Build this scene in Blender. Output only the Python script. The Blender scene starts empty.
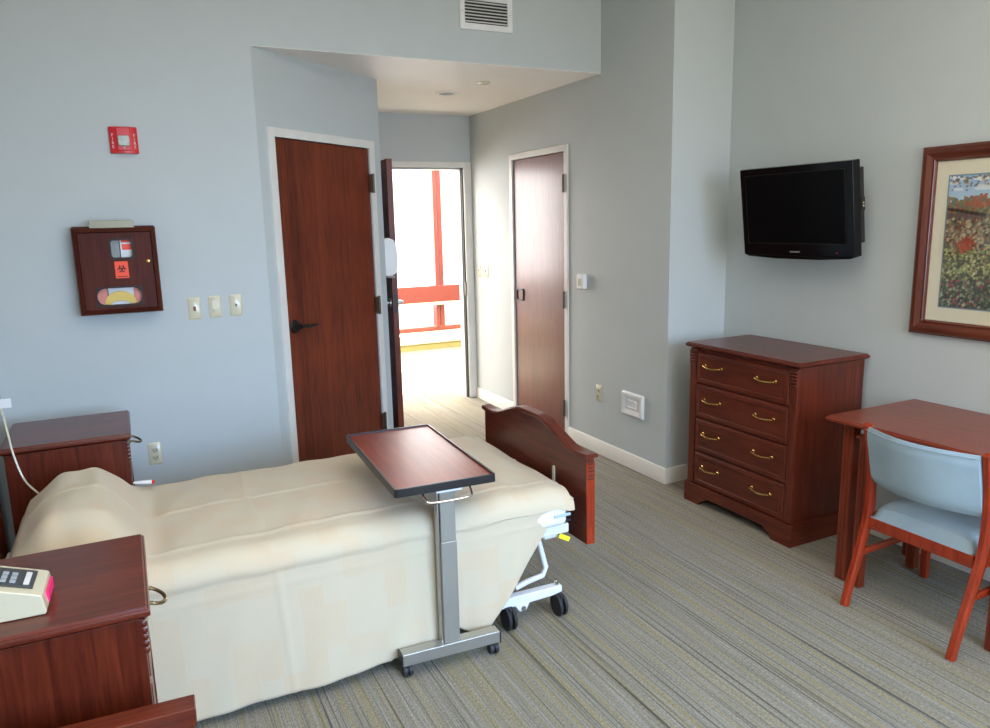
import bpy, bmesh, math, random
from mathutils import Vector, Matrix
random.seed(7)
sc = bpy.context.scene
COL = sc.collection
PI = math.pi

# ------------------------------------------------------------------ room layout (metres)
XL = -0.60      # headwall
YB = 4.266      # wall with the alarm
XK = 0.7154     # start of the angled wall
XA, YA = 1.6128, 4.938
XW = 2.917      # closet wall
YE = 6.334      # entrance wall
YN = 3.541      # narrow wall
XT = 3.361      # television wall
ZS = 2.579      # low ceiling of the entry
ZC = 3.15       # room ceiling
YF = -1.6       # window wall behind the camera

# ------------------------------------------------------------------ materials
def new_mat(name):
    m = bpy.data.materials.new(name); m.use_nodes = True
    nt = m.node_tree
    b = nt.nodes['Principled BSDF']
    return m, nt, b

def plain(name, col, rough=0.5, metal=0.0, bump=0.0, bscale=200, coat=0.0, spec=None, var=0.04, emit=None):
    m, nt, b = new_mat(name)
    N, L = nt.nodes, nt.links
    tc = N.new('ShaderNodeTexCoord')
    no = N.new('ShaderNodeTexNoise'); no.inputs['Scale'].default_value = 6; no.inputs['Detail'].default_value = 4
    L.new(tc.outputs['Object'], no.inputs['Vector'])
    cr = N.new('ShaderNodeValToRGB')
    cr.color_ramp.elements[0].position = 0.3; cr.color_ramp.elements[1].position = 0.7
    cr.color_ramp.elements[0].color = (*[c*(1-var) for c in col], 1)
    cr.color_ramp.elements[1].color = (*[min(1, c*(1+var)) for c in col], 1)
    L.new(no.outputs['Fac'], cr.inputs['Fac']); L.new(cr.outputs['Color'], b.inputs['Base Color'])
    b.inputs['Roughness'].default_value = rough; b.inputs['Metallic'].default_value = metal
    if coat: b.inputs['Coat Weight'].default_value = coat; b.inputs['Coat Roughness'].default_value = 0.1
    if spec is not None: b.inputs['Specular IOR Level'].default_value = spec
    if bump:
        n2 = N.new('ShaderNodeTexNoise'); n2.inputs['Scale'].default_value = bscale; n2.inputs['Detail'].default_value = 3
        L.new(tc.outputs['Object'], n2.inputs['Vector'])
        bp = N.new('ShaderNodeBump'); bp.inputs['Strength'].default_value = bump; bp.inputs['Distance'].default_value = 0.002
        L.new(n2.outputs['Fac'], bp.inputs['Height']); L.new(bp.outputs['Normal'], b.inputs['Normal'])
    if emit:
        b.inputs['Emission Color'].default_value = (*emit[0], 1); b.inputs['Emission Strength'].default_value = emit[1]
    return m

def wood(name, dark, light, axis='z', rough=0.3, scale=1.0, coat=0.3, bands=0.0):
    m, nt, b = new_mat(name)
    N, L = nt.nodes, nt.links
    tc = N.new('ShaderNodeTexCoord')
    mp = N.new('ShaderNodeMapping')
    s = {'x': (2.2, 38, 38), 'y': (38, 2.2, 38), 'z': (38, 38, 2.2)}[axis]
    mp.inputs['Scale'].default_value = [v*scale for v in s]
    L.new(tc.outputs['Object'], mp.inputs['Vector'])
    n1 = N.new('ShaderNodeTexNoise'); n1.inputs['Scale'].default_value = 1.6; n1.inputs['Detail'].default_value = 8; n1.inputs['Roughness'].default_value = 0.65
    n1.inputs['Distortion'].default_value = 0.6
    L.new(mp.outputs['Vector'], n1.inputs['Vector'])
    n2 = N.new('ShaderNodeTexNoise'); n2.inputs['Scale'].default_value = 3.0; n2.inputs['Detail'].default_value = 3
    L.new(tc.outputs['Object'], n2.inputs['Vector'])
    ad = N.new('ShaderNodeMath'); ad.operation = 'MULTIPLY_ADD'; ad.inputs[1].default_value = 0.45; 
    L.new(n2.outputs['Fac'], ad.inputs[0]); L.new(n1.outputs['Fac'], ad.inputs[2])
    val = ad.outputs[0]
    if bands:
        mp2 = N.new('ShaderNodeMapping')
        s2 = {'x': (0, 7, 7), 'y': (7, 0, 7), 'z': (6.5, 6.5, 0)}[axis]
        mp2.inputs['Scale'].default_value = s2
        L.new(tc.outputs['Object'], mp2.inputs['Vector'])
        vo = N.new('ShaderNodeTexVoronoi'); vo.feature = 'F1'
        vo.inputs['Scale'].default_value = 1.0
        L.new(mp2.outputs['Vector'], vo.inputs['Vector'])
        bw = N.new('ShaderNodeRGBToBW'); L.new(vo.outputs['Color'], bw.inputs[0])
        a2 = N.new('ShaderNodeMath'); a2.operation = 'MULTIPLY_ADD'; a2.inputs[1].default_value = bands
        L.new(bw.outputs[0], a2.inputs[0]); L.new(val, a2.inputs[2])
        a3 = N.new('ShaderNodeMath'); a3.operation = 'SUBTRACT'; a3.inputs[1].default_value = bands*.5
        L.new(a2.outputs[0], a3.inputs[0]); val = a3.outputs[0]
    cr = N.new('ShaderNodeValToRGB')
    cr.color_ramp.elements[0].position = 0.45; cr.color_ramp.elements[1].position = 0.98
    cr.color_ramp.elements[0].color = (*dark, 1); cr.color_ramp.elements[1].color = (*light, 1)
    L.new(val, cr.inputs['Fac']); L.new(cr.outputs['Color'], b.inputs['Base Color'])
    b.inputs['Roughness'].default_value = rough
    b.inputs['Coat Weight'].default_value = coat*.6; b.inputs['Coat Roughness'].default_value = 0.2; b.inputs['Specular IOR Level'].default_value = 0.35
    bp = N.new('ShaderNodeBump'); bp.inputs['Strength'].default_value = 0.08; bp.inputs['Distance'].default_value = 0.001
    L.new(n1.outputs['Fac'], bp.inputs['Height']); L.new(bp.outputs['Normal'], b.inputs['Normal'])
    return m

def carpet_mat(name, pale=False):
    m, nt, b = new_mat(name)
    N, L = nt.nodes, nt.links
    tc = N.new('ShaderNodeTexCoord')
    def noise(sx, sy, sz, det=3, ro=0.6, sc_=1.0):
        mp = N.new('ShaderNodeMapping'); mp.inputs['Scale'].default_value = (sx, sy, sz)
        L.new(tc.outputs['Object'], mp.inputs['Vector'])
        n = N.new('ShaderNodeTexNoise'); n.inputs['Scale'].default_value = sc_; n.inputs['Detail'].default_value = det
        n.inputs['Roughness'].default_value = ro
        L.new(mp.outputs['Vector'], n.inputs['Vector']); return n
    a = noise(95, 0.35, 1, 4, 0.7)
    c = noise(330, 90, 1, 2, 0.5)
    d = noise(60, 0.25, 1, 2, 0.5)
    cr = N.new('ShaderNodeValToRGB'); e = cr.color_ramp.elements
    cols = [(0.36, (0.085, 0.078, 0.066)), (0.43, (0.235, 0.215, 0.17)), (0.475, (0.36, 0.335, 0.285)), (0.53, (0.235, 0.21, 0.15)),
            (0.575, (0.42, 0.395, 0.345)), (0.64, (0.15, 0.158, 0.135))]
    e[0].position, e[1].position = cols[0][0], cols[-1][0]
    e[0].color, e[1].color = (*cols[0][1], 1), (*cols[-1][1], 1)
    for p_, c_ in cols[1:-1]:
        k = e.new(p_); k.color = (*c_, 1)
    L.new(a.outputs['Fac'], cr.inputs['Fac'])
    cr2 = N.new('ShaderNodeValToRGB')
    cr2.color_ramp.elements[0].position = 0.52; cr2.color_ramp.elements[1].position = 0.62
    cr2.color_ramp.elements[0].color = (0, 0, 0, 1); cr2.color_ramp.elements[1].color = (0.55, 0.55, 0.55, 1)
    L.new(d.outputs['Fac'], cr2.inputs['Fac'])
    mx = N.new('ShaderNodeMix'); mx.data_type = 'RGBA'
    L.new(cr2.outputs['Color'], mx.inputs['Factor']); L.new(cr.outputs['Color'], mx.inputs['A'])
    mx.inputs['B'].default_value = (0.35, 0.295, 0.13, 1)
    m2 = N.new('ShaderNodeMix'); m2.data_type = 'RGBA'; m2.blend_type = 'MULTIPLY'; m2.inputs['Factor'].default_value = 1
    cr3 = N.new('ShaderNodeValToRGB'); cr3.color_ramp.elements[0].position = .3; cr3.color_ramp.elements[1].position = .7
    cr3.color_ramp.elements[0].color = (.52, .52, .52, 1); cr3.color_ramp.elements[1].color = (1.04, 1.04, 1.04, 1)
    L.new(c.outputs['Fac'], cr3.inputs['Fac'])
    L.new(mx.outputs['Result'], m2.inputs['A']); L.new(cr3.outputs['Color'], m2.inputs['B'])
    L.new(m2.outputs['Result'], b.inputs['Base Color'])
    b.inputs['Roughness'].default_value = 0.95; b.inputs['Specular IOR Level'].default_value = 0.15
    bp = N.new('ShaderNodeBump'); bp.inputs['Strength'].default_value = 0.5; bp.inputs['Distance'].default_value = 0.004
    L.new(c.outputs['Fac'], bp.inputs['Height']); L.new(bp.outputs['Normal'], b.inputs['Normal'])
    return m

def paint(name, col, rough=0.55):
    return plain(name, col, rough, bump=0.12, bscale=260, var=0.012, spec=0.3)

def spread_mat():
    m, nt, b = new_mat('bedspread_cream')
    N, L = nt.nodes, nt.links
    uv = N.new('ShaderNodeUVMap'); uv.uv_map = 'UVMap'
    br = N.new('ShaderNodeTexVoronoi'); br.distance = 'CHEBYCHEV'; br.inputs['Scale'].default_value = 13; br.inputs['Randomness'].default_value = 0.18
    L.new(uv.outputs['UV'], br.inputs['Vector'])
    bw = N.new('ShaderNodeRGBToBW'); L.new(br.outputs['Color'], bw.inputs[0])
    cr = N.new('ShaderNodeValToRGB'); cr.color_ramp.elements[0].position = .5; cr.color_ramp.elements[1].position = .56
    L.new(bw.outputs[0], cr.inputs['Fac'])
    wv = N.new('ShaderNodeTexWave'); wv.bands_direction = 'X'; wv.inputs['Scale'].default_value = 42
    wv.inputs['Distortion'].default_value = 0.6; wv.inputs['Detail'].default_value = 1
    L.new(uv.outputs['UV'], wv.inputs['Vector'])
    ml = N.new('ShaderNodeMath'); ml.operation = 'MULTIPLY'
    L.new(cr.outputs['Color'], ml.inputs[0]); L.new(wv.outputs['Color'], ml.inputs[1])
    no = N.new('ShaderNodeTexNoise'); no.inputs['Scale'].default_value = 5; no.inputs['Detail'].default_value = 2
    L.new(uv.outputs['UV'], no.inputs['Vector'])
    m3 = N.new('ShaderNodeMath'); m3.operation = 'MULTIPLY'
    m4 = N.new('ShaderNodeMath'); m4.operation = 'MULTIPLY'; m4.inputs[1].default_value = 1.15
    L.new(ml.outputs[0], m4.inputs[0]); L.new(m4.outputs[0], m3.inputs[0]); L.new(no.outputs['Fac'], m3.inputs[1])
    mx = N.new('ShaderNodeMix'); mx.data_type = 'RGBA'
    mx.inputs['A'].default_value = (0.57, 0.49, 0.355, 1); mx.inputs['B'].default_value = (0.60, 0.43, 0.265, 1)
    L.new(m3.outputs[0], mx.inputs['Factor'])
    L.new(mx.outputs['Result'], b.inputs['Base Color'])
    b.inputs['Roughness'].default_value = 0.9; b.inputs['Specular IOR Level'].default_value = 0.15
    b.inputs['Sheen Weight'].default_value = 0.15
    w2 = N.new('ShaderNodeTexNoise'); w2.inputs['Scale'].default_value = 220
    L.new(uv.outputs['UV'], w2.inputs['Vector'])
    bp = N.new('ShaderNodeBump'); bp.inputs['Strength'].default_value = 0.25; bp.inputs['Distance'].default_value = 0.002
    L.new(w2.outputs['Fac'], bp.inputs['Height']); L.new(bp.outputs['Normal'], b.inputs['Normal'])
    return m

def glass_mat(name, amt=0.08):
    m = bpy.data.materials.new(name); m.use_nodes = True
    nt = m.node_tree; nt.nodes.clear()
    o = nt.nodes.new('ShaderNodeOutputMaterial'); mx = nt.nodes.new('ShaderNodeMixShader')
    t = nt.nodes.new('ShaderNodeBsdfTransparent'); g = nt.nodes.new('ShaderNodeBsdfGlossy'); g.inputs['Roughness'].default_value = 0.03
    mx.inputs[0].default_value = amt
    nt.links.new(t.outputs[0], mx.inputs[1]); nt.links.new(g.outputs[0], mx.inputs[2]); nt.links.new(mx.outputs[0], o.inputs[0])
    return m

M = {}
M['wall'] = paint('wall_paint_greyblue', (0.50, 0.54, 0.535))
M['ceil'] = paint('ceiling_white', (0.88, 0.86, 0.84))
M['hallwall'] = paint('hall_paint', (0.7, 0.72, 0.72))
M['base'] = plain('baseboard_vinyl', (0.70, 0.67, 0.60), 0.5)
M['frame'] = plain('frame_cream_enamel', (0.72, 0.71, 0.66), 0.4)
M['carpet'] = carpet_mat('carpet_striped')
M['cherry'] = wood('cherry_dark', (0.036, 0.0050, 0.0022), (0.165, 0.0275, 0.0105), 'z', 0.32)
M['cherry_y'] = wood('cherry_dark_y', (0.036, 0.0050, 0.0022), (0.165, 0.0275, 0.0105), 'y', 0.32)
M['cherry_x'] = wood('cherry_dark_x', (0.038, 0.0052, 0.0023), (0.17, 0.0285, 0.011), 'x', 0.30)
M['desk'] = wood('desk_cherry', (0.105, 0.014, 0.005), (0.27, 0.046, 0.016), 'y', 0.30)
M['deskleg'] = wood('desk_cherry_leg', (0.105, 0.014, 0.005), (0.27, 0.046, 0.016), 'z', 0.30)
M['chairwood'] = wood('chair_orange_cherry', (0.17, 0.014, 0.004), (0.40, 0.046, 0.012), 'z', 0.27, coat=0.5)
M['chairwood_x'] = wood('chair_orange_cherry_x', (0.17, 0.014, 0.004), (0.40, 0.046, 0.012), 'x', 0.27, coat=0.5)
M['door'] = wood('door_veneer', (0.052, 0.0080, 0.0035), (0.21, 0.040, 0.015), 'z', 0.40, 1.3, 0.0, bands=0.42)
M['closet'] = wood('closet_veneer', (0.10, 0.022, 0.013), (0.20, 0.052, 0.030), 'z', 0.40, 1.2, 0.85, bands=0.08)
M['tabletop'] = wood('overbed_laminate', (0.12, 0.014, 0.006), (0.28, 0.044, 0.018), 'y', 0.36, 0.7, 0.1)
M['recess_shade'] = plain('window_recess_shade', (0.018, 0.005, 0.003), 0.6)  # near-black colour paints recess shade onto the cabinet window surrounds
M['boxwood'] = wood('sharps_cabinet_wood', (0.035, 0.0065, 0.004), (0.105, 0.022, 0.011), 'z', 0.5, 1.0, 0.0)
M['boxwood'].node_tree.nodes['Principled BSDF'].inputs['Specular IOR Level'].default_value = .15
M['indred'] = plain('indicator_red', (0.20, 0.003, 0.003), 0.4)
M['red'] = plain('alarm_red', (0.62, 0.015, 0.02), 0.3, coat=0.3)
M['redsteel'] = plain('window_steel_red', (0.18, 0.030, 0.018), 0.4)
M['black'] = plain('black_plastic', (0.012, 0.012, 0.013), 0.35)
M['gloss'] = plain('black_gloss', (0.003, 0.003, 0.0035), 0.12, spec=0.25)
M['screen'] = plain('screen_black', (0.001, 0.001, 0.0012), 0.28, spec=0.15)
M['rubber'] = plain('rubber_black', (0.02, 0.02, 0.022), 0.6)
M['steel'] = plain('brushed_steel', (0.50, 0.50, 0.47), 0.35, 0.85)
M['nickelpaint'] = plain('satin_nickel_paint', (0.36, 0.35, 0.31), 0.38, 0.55)
M['chrome'] = plain('chrome', (0.7, 0.7, 0.72), 0.12, 1.0)
M['brass'] = plain('brass', (0.75, 0.50, 0.16), 0.25, 1.0)
M['agedbrass'] = plain('aged_brass', (0.25, 0.18, 0.09), 0.35, 0.9)
M['bronze'] = plain('dark_bronze', (0.035, 0.03, 0.028), 0.35, 0.7)
M['hinge'] = plain('hinge_bronze', (0.12, 0.09, 0.06), 0.4, 0.6)
M['almond'] = plain('almond_plastic', (0.62, 0.58, 0.42), 0.25, coat=0.3)
M['almond2'] = plain('almond_plastic_dark', (0.52, 0.48, 0.34), 0.3)
M['white'] = plain('white_plastic', (0.78, 0.78, 0.77), 0.35)
M['whitesteel'] = plain('white_enamel_steel', (0.74, 0.75, 0.76), 0.35)
M['slot'] = plain('slot_dark', (0.02, 0.018, 0.015), 0.7)
M['mattress'] = plain('mattress_white', (0.76, 0.74, 0.70), 0.8)
M['bluestripe'] = plain('pale_blue_band', (0.40, 0.52, 0.62), 0.7)
M['yellow'] = plain('yellow_tag', (0.85, 0.75, 0.02), 0.5)
M['spread'] = spread_mat()
M['fabric'] = plain('seat_fabric_blue', (0.31, 0.41, 0.47), 0.85, bump=0.6, bscale=600, var=0.10, spec=0.2)
M['piping'] = plain('seat_piping', (0.28, 0.37, 0.43), 0.85)
M['mat'] = plain('picture_mat_cream', (0.68, 0.63, 0.47), 0.8, var=0.01)
M['matblue'] = plain('picture_mat_blue', (0.16, 0.22, 0.26), 0.7)
M['picframe'] = wood('picture_frame_wood', (0.055, 0.012, 0.007), (0.16, 0.038, 0.018), 'y', 0.25)
M['picframe_z'] = wood('picture_frame_wood_z', (0.055, 0.012, 0.007), (0.16, 0.038, 0.018), 'z', 0.25)
M['glass'] = glass_mat('window_glass', 0.04)
M['picglass'] = glass_mat('picture_glass', 0.03)
M['olive'] = plain('olive_metal', (0.27, 0.25, 0.17), 0.4, 0.3)
M['orange'] = plain('label_orange', (0.90, 0.07, 0.015), 0.5)
M['labelwhite'] = plain('label_white', (0.70, 0.72, 0.74), 0.4)
M['gloveyellow'] = plain('soft_yellow', (0.75, 0.55, 0.14), 0.6)
M['pink'] = plain('glove_pink', (0.72, 0.25, 0.20), 0.5)
M['hotpink'] = plain('hot_pink', (0.95, 0.03, 0.20), 0.5)
M['greyclear'] = plain('clear_grey', (0.22, 0.24, 0.22), 0.3)
M['lens'] = plain('strobe_lens', (0.25, 0.26, 0.23), 0.35, 0.3, bump=1.0, bscale=90, var=.5)
M['lightrim'] = plain('downlight_trim', (0.85, 0.85, 0.83), 0.4)
M['reflector'] = plain('downlight_reflector', (0.5, 0.5, 0.5), 0.15, 1.0)
M['keypad'] = plain('keypad_charcoal', (0.05, 0.055, 0.06), 0.4)
M['key'] = plain('key_grey', (0.35, 0.38, 0.42), 0.4)
M['ledge'] = plain('ledge_cream', (0.62, 0.56, 0.34), 0.6)
M['plinth'] = plain('plinth_olive', (0.30, 0.25, 0.08), 0.9)

# ------------------------------------------------------------------ mesh helpers
def box(bm, x0, x1, y0, y1, z0, z1, mi=0):
    vs = [bm.verts.new((x, y, z)) for x in (x0, x1) for y in (y0, y1) for z in (z0, z1)]
    for f in ((0,1,3,2),(4,6,7,5),(0,4,5,1),(2,3,7,6),(0,2,6,4),(1,5,7,3)):
        fc = bm.faces.new([vs[i] for i in f]); fc.material_index = mi
    return vs

def prism(bm, pts, axis, a0, a1, mi=0):
    """pts 2D outline, extruded along axis. x:(y,z) y:(x,z) z:(x,y)"""
    def mk(p, a):
        return {'x': (a, p[0], p[1]), 'y': (p[0], a, p[1]), 'z': (p[0], p[1], a)}[axis]
    A = [bm.verts.new(mk(p, a0)) for p in pts]; B = [bm.verts.new(mk(p, a1)) for p in pts]
    n = len(pts)
    fs = [bm.faces.new(A[::-1]), bm.faces.new(B)]
    for i in range(n):
        fs.append(bm.faces.new((A[i], A[(i+1) % n], B[(i+1) % n], B[i])))
    for f in fs: f.material_index = mi
    return A + B

def tube(bm, pts, r, n=10, closed=False, radii=None, sq=None):
    pts = [Vector(p) for p in pts]; m = len(pts); rings = []
    up = None
    for i, p in enumerate(pts):
        if closed: t = (pts[(i+1) % m] - pts[i-1]).normalized()
        else: t = (pts[min(i+1, m-1)] - pts[max(i-1, 0)]).normalized()
        if up is None:
            up = Vector((0, 0, 1)) if abs(t.z) < 0.9 else Vector((0, 1, 0))
        s = t.cross(up).normalized(); up = s.cross(t).normalized()
        rr = radii[i] if radii else r
        ring = []
        for k in range(n):
            a = 2*PI*k/n
            ca, sa = math.cos(a), math.sin(a)
            if sq:   # superellipse, half sizes sq
                e = 0.35
                ca = math.copysign(abs(ca)**e, ca)*sq[0]; sa = math.copysign(abs(sa)**e, sa)*sq[1]
                ring.append(bm.verts.new(p + s*ca + up*sa))
            else:
                ring.append(bm.verts.new(p + (s*ca + up*sa)*rr))
        rings.append(ring)
    for i in range(m if closed else m-1):
        a, b = rings[i], rings[(i+1) % m]
        for k in range(n):
            bm.faces.new((a[k], a[(k+1) % n], b[(k+1) % n], b[k]))
    if not closed:
        bm.faces.new(rings[0][::-1]); bm.faces.new(rings[-1])

def lathe(bm, prof, c, axis='z', n=28, close=True):
    rings = []
    for r, h in prof:
        ring = []
        for k in range(n):
            a = 2*PI*k/n; u, v = r*math.cos(a), r*math.sin(a)
            q = {'z': (u, v, h), 'x': (h, u, v), 'y': (u, h, v)}[axis]
            ring.append(bm.verts.new((c[0]+q[0], c[1]+q[1], c[2]+q[2])))
        rings.append(ring)
    for a, b in zip(rings, rings[1:]):
        for k in range(n): bm.faces.new((a[k], a[(k+1) % n], b[(k+1) % n], b[k]))
    if close:
        bm.faces.new(rings[0][::-1]); bm.faces.new(rings[-1])

def rrect(x0, x1, y0, y1, r, n=6):
    pts = []
    for cx, cy, a0 in ((x1-r, y1-r, 0), (x0+r, y1-r, PI/2), (x0+r, y0+r, PI), (x1-r, y0+r, 1.5*PI)):
        for k in range(n+1):
            a = a0 + PI/2*k/n; pts.append((cx+r*math.cos(a), cy+r*math.sin(a)))
    return pts

def ring_prism(bm, outer, inner, axis, a0, a1, mi=0):
    """frame between two outlines with the same point count"""
    def mk(p, a):
        return {'x': (a, p[0], p[1]), 'y': (p[0], a, p[1]), 'z': (p[0], p[1], a)}[axis]
    n = len(outer)
    R = [[bm.verts.new(mk(p, a)) for p in o] for o, a in ((outer, a0), (outer, a1), (inner, a1), (inner, a0))]
    for j in range(4):
        A, B = R[j], R[(j+1) % 4]
        for i in range(n):
            f = bm.faces.new((A[i], A[(i+1) % n], B[(i+1) % n], B[i])); f.material_index = mi

def obj(name, bm, mat, parent=None, bevel=0.0, smooth=True, loc=None, rot=None, seg=2):
    bmesh.ops.recalc_face_normals(bm, faces=bm.faces[:])
    me = bpy.data.meshes.new(name); bm.to_mesh(me); bm.free()
    for m in (mat if isinstance(mat, (list, tuple)) else [mat]):
        me.materials.append(M[m] if isinstance(m, str) else m)
    o = bpy.data.objects.new(name, me); COL.objects.link(o)
    if parent: o.parent = parent
    if loc: o.location = loc
    if rot: o.rotation_euler = rot
    if bevel:
        b = o.modifiers.new('bevel', 'BEVEL'); b.width = bevel; b.segments = seg; b.limit_method = 'ANGLE'; b.angle_limit = 0.6
        b.harden_normals = True
    if smooth:
        for p in me.polygons: p.use_smooth = True
        try: me.set_sharp_from_angle(angle=math.radians(38))
        except Exception: pass
    return o

def bx(name, d, mat, parent=None, bevel=0.0):
    bm = bmesh.new(); box(bm, *d); return obj(name, bm, mat, parent, bevel)

def tag(o, label, cat, group=None):
    o['label'] = label; o['category'] = cat
    if group: o['group'] = group
    return o

def thing(name, label, cat, loc=(0, 0, 0), rotz=0, group=None):
    o = bpy.data.objects.new(name, None); COL.objects.link(o)
    o.location = loc; o.rotation_euler = (0, 0, rotz); o.empty_display_size = 0.1
    return tag(o, label, cat, group)

def struct(o):
    o['kind'] = 'structure'; return o

def grp(name, loc=(0, 0, 0), rotz=0):
    o = bpy.data.objects.new(name, None); COL.objects.link(o)
    o.location = loc; o.rotation_euler = (0, 0, rotz); o['kind'] = 'structure'
    return o

# ------------------------------------------------------------------ room shell
T = 0.12
bm = bmesh.new(); box(bm, XL-T, 7.0, YF-T, YE, -0.1, 0.0); box(bm, -4.1, 7.0, YE, 9.75, -0.1, 0.0)
struct(obj('floor', bm, 'carpet', smooth=False))
struct(bx('ceiling', (XL-T, XT+T, YF-T, YB+T, ZC, ZC+0.1), 'ceil'))
struct(bx('wall_left', (XL-T, XL, YF-T, YB+T, 0, ZC), 'wall'))
struct(bx('wall_back', (XL, XK, YB, YB+T, 0, ZC), 'wall'))
struct(bx('wall_soffit', (XK, XW, YB, YB+0.10, ZS, ZC), 'wall'))
struct(bx('ceiling_entry', (XK-0.2, XW, YB+0.1, YE, ZS, ZS+0.1), 'ceil'))
# underside strip of the soffit face, so the white ceiling reaches the front edge
struct(bx('trim_1', (XK, XW, YB, YB+0.10, ZS-0.002, ZS), 'ceil'))
# angled wall with a door opening, built in its own frame (u along the wall, v into the wall)
AL = math.hypot(XA-XK, YA-YB); AW = math.atan2(YA-YB, XA-XK)
bm = bmesh.new()
box(bm, 0, 0.122, 0, T, 0, ZS); box(bm, 0.995, AL, 0, T, 0, ZS); box(bm, 0.122, 0.995, 0, T, 2.13, ZS)
struct(obj('wall_angled', bm, 'wall', loc=(XK, YB, 0), rot=(0, 0, AW), smooth=False))
struct(bx('wall_return', (XA-T, XA, YA+0.02, YE, 0, ZS), 'wall'))
DX0, DX1 = 1.928, 2.842       # entrance opening
bm = bmesh.new()
box(bm, -4.1, DX0, YE, YE+T, 0, ZC); box(bm, DX1, 7.0, YE, YE+T, 0, ZC); box(bm, DX0, DX1, YE, YE+T, 2.13, ZC)
struct(obj('wall_entrance', bm, 'wall', smooth=False))
CY0, CY1 = 4.715, 5.515        # closet opening
bm = bmesh.new()
box(bm, XW, XW+T, YN, CY0, 0, ZC); box(bm, XW, XW+T, CY1, YE, 0, ZC); box(bm, XW, XW+T, CY0, CY1, 2.13, ZC)
struct(obj('wall_right', bm, 'wall', smooth=False))
struct(bx('wall_alcove', (XW+T, XT+T, YN, YN+T, 0, ZC), 'wall'))
bm = bmesh.new(); box(bm, XT, XT+T, YF-T, YN, 0, ZC)
struct(obj('wall_television', bm, 'wall', smooth=False))
# window wall behind the camera
WX0, WX1, WZ0, WZ1 = 0.2, 3.1, 0.75, 2.55
bm = bmesh.new()
box(bm, XL, WX0, YF-T, YF, 0, ZC); box(bm, WX1, XT, YF-T, YF, 0, ZC)
box(bm, WX0, WX1, YF-T, YF, 0, WZ0); box(bm, WX0, WX1, YF-T, YF, WZ1, ZC)
struct(obj('wall_front', bm, 'wall', smooth=False))
w = grp('window_2', (0, 0, 0))
bm = bmesh.new()
for a, b in ((WX0, WX0+.05), (1.6, 1.66), (WX1-.05, WX1)): box(bm, a, b, YF-0.09, YF-0.03, WZ0, WZ1)
for a, b in ((WZ0, WZ0+.05), (WZ1-.05, WZ1)): box(bm, WX0, WX1, YF-0.09, YF-0.03, a, b)
obj('window_frame', bm, 'frame', w, 0.004)
bx('window_pane', (WX0+.02, WX1-.02, YF-0.065, YF-0.06, WZ0+.02, WZ1-.02), 'glass', w)

# baseboards
def baseboard(name, pts):
    """pts: polyline on the floor, board of 12 mm on its left-hand side"""
    bm = bmesh.new()
    t = 0.012; prof = [(0, 0), (t, 0), (t, 0.09), (t*0.5, 0.1), (0, 0.1)]
    P = [Vector(p) for p in pts]; offs = []
    for i, p in enumerate(P):
        ns = []
        for a, b in ((i-1, i), (i, i+1)):
            if 0 <= a and b < len(P):
                d = (P[b]-P[a]).normalized(); ns.append(Vector((-d.y, d.x)))
        n = ns[0] if len(ns) == 1 else (ns[0]+ns[1])/(1+ns[0].dot(ns[1]))
        offs.append(n)
    R = [[bm.verts.new((p.x+o.x*a, p.y+o.y*a, h)) for a, h in prof] for p, o in zip(P, offs)]
    for A, B in zip(R, R[1:]):
        for k in range(len(prof)): bm.faces.new((A[k], A[(k+1) % 5], B[(k+1) % 5], B[k]))
    bm.faces.new(R[0]); bm.faces.new(R[-1])
    return struct(obj(name, bm, 'base'))
baseboard('baseboard_back', [(XK+.06*math.cos(AW), YB+.06*math.sin(AW)), (XK, YB), (XL, YB)])
baseboard('baseboard_closet', [(XW, CY0-0.047), (XW, YN), (XT, YN)][::-1] if False else [(XT, YN), (XW, YN), (XW, CY0-0.047)])
baseboard('baseboard_entry', [(XW, CY1+0.047), (XW, YE)])
baseboard('baseboard_television', [(XT, YF), (XT, YN)])
baseboard('baseboard_left', [(XL, YB), (XL, YF)])

# ---- doors
def door_frame(parent, u0, u1, h, t=0.05, proud=0.012, depth=T, mat='frame'):
    bm = bmesh.new()
    box(bm, u0-t, u0, -proud, depth*0.55, 0, h+t); box(bm, u1, u1+t, -proud, depth*0.55, 0, h+t)
    box(bm, u0, u1, -proud, depth*0.55, h, h+t)
    # rebate
    box(bm, u0, u0+0.012, 0.055, depth, 0, h); box(bm, u1-0.012, u1, 0.055, depth, 0, h); box(bm, u0, u1, 0.055, depth, h-0.012, h)
    return obj('door_frame', bm, mat, parent, 0.003)

def hinge(parent, u, z, v=-0.012, h=0.115, loc=(0, 0, 0)):
    bm = bmesh.new()
    box(bm, u-0.020, u+0.006, v-0.004, v+0.004, z-h/2, z+h/2)
    lathe(bm, [(0.009, -h/2-.004), (0.009, h/2+.004)], (u+0.004, v-0.008, z), 'z', 10)
    return obj('hinge', bm, 'hinge', parent)

def lever(parent, u, v, z, d=1, length=0.13, side=-1):
    """lever set: rosette on the face v, lever going to +u*d"""
    bm = bmesh.new()
    lathe(bm, [(0.038, 0), (0.040, side*0.006), (0.034, side*0.014), (0.016, side*0.018), (0.013, side*0.05)], (u, v, z), 'y', 24)
    pts = [(u, v+side*0.05, z), (u+d*.03, v+side*.055, z+.002), (u+d*.07, v+side*.055, z-.003), (u+d*.11, v+side*.052, z-.006), (u+d*length, v+side*.048, z-.002)]
    tube(bm, pts, 0.01, 10, radii=[.012, .012, .010, .0095, .008])
    return obj('door_handle', bm, 'bronze', parent)

d = grp('door_1', (XK, YB, 0), AW)
door_frame(d, 0.122, 0.995, 2.13)
bx('door_panel', (0.126, 0.991, 0.004, 0.048, 0.008, 2.126), 'door', d, 0.002)
for z in (1.91, 1.11, 0.30): hinge(d, 0.997, z)
lever(d, 0.185, 0.004, 1.07, 1, 0.145)

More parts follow.
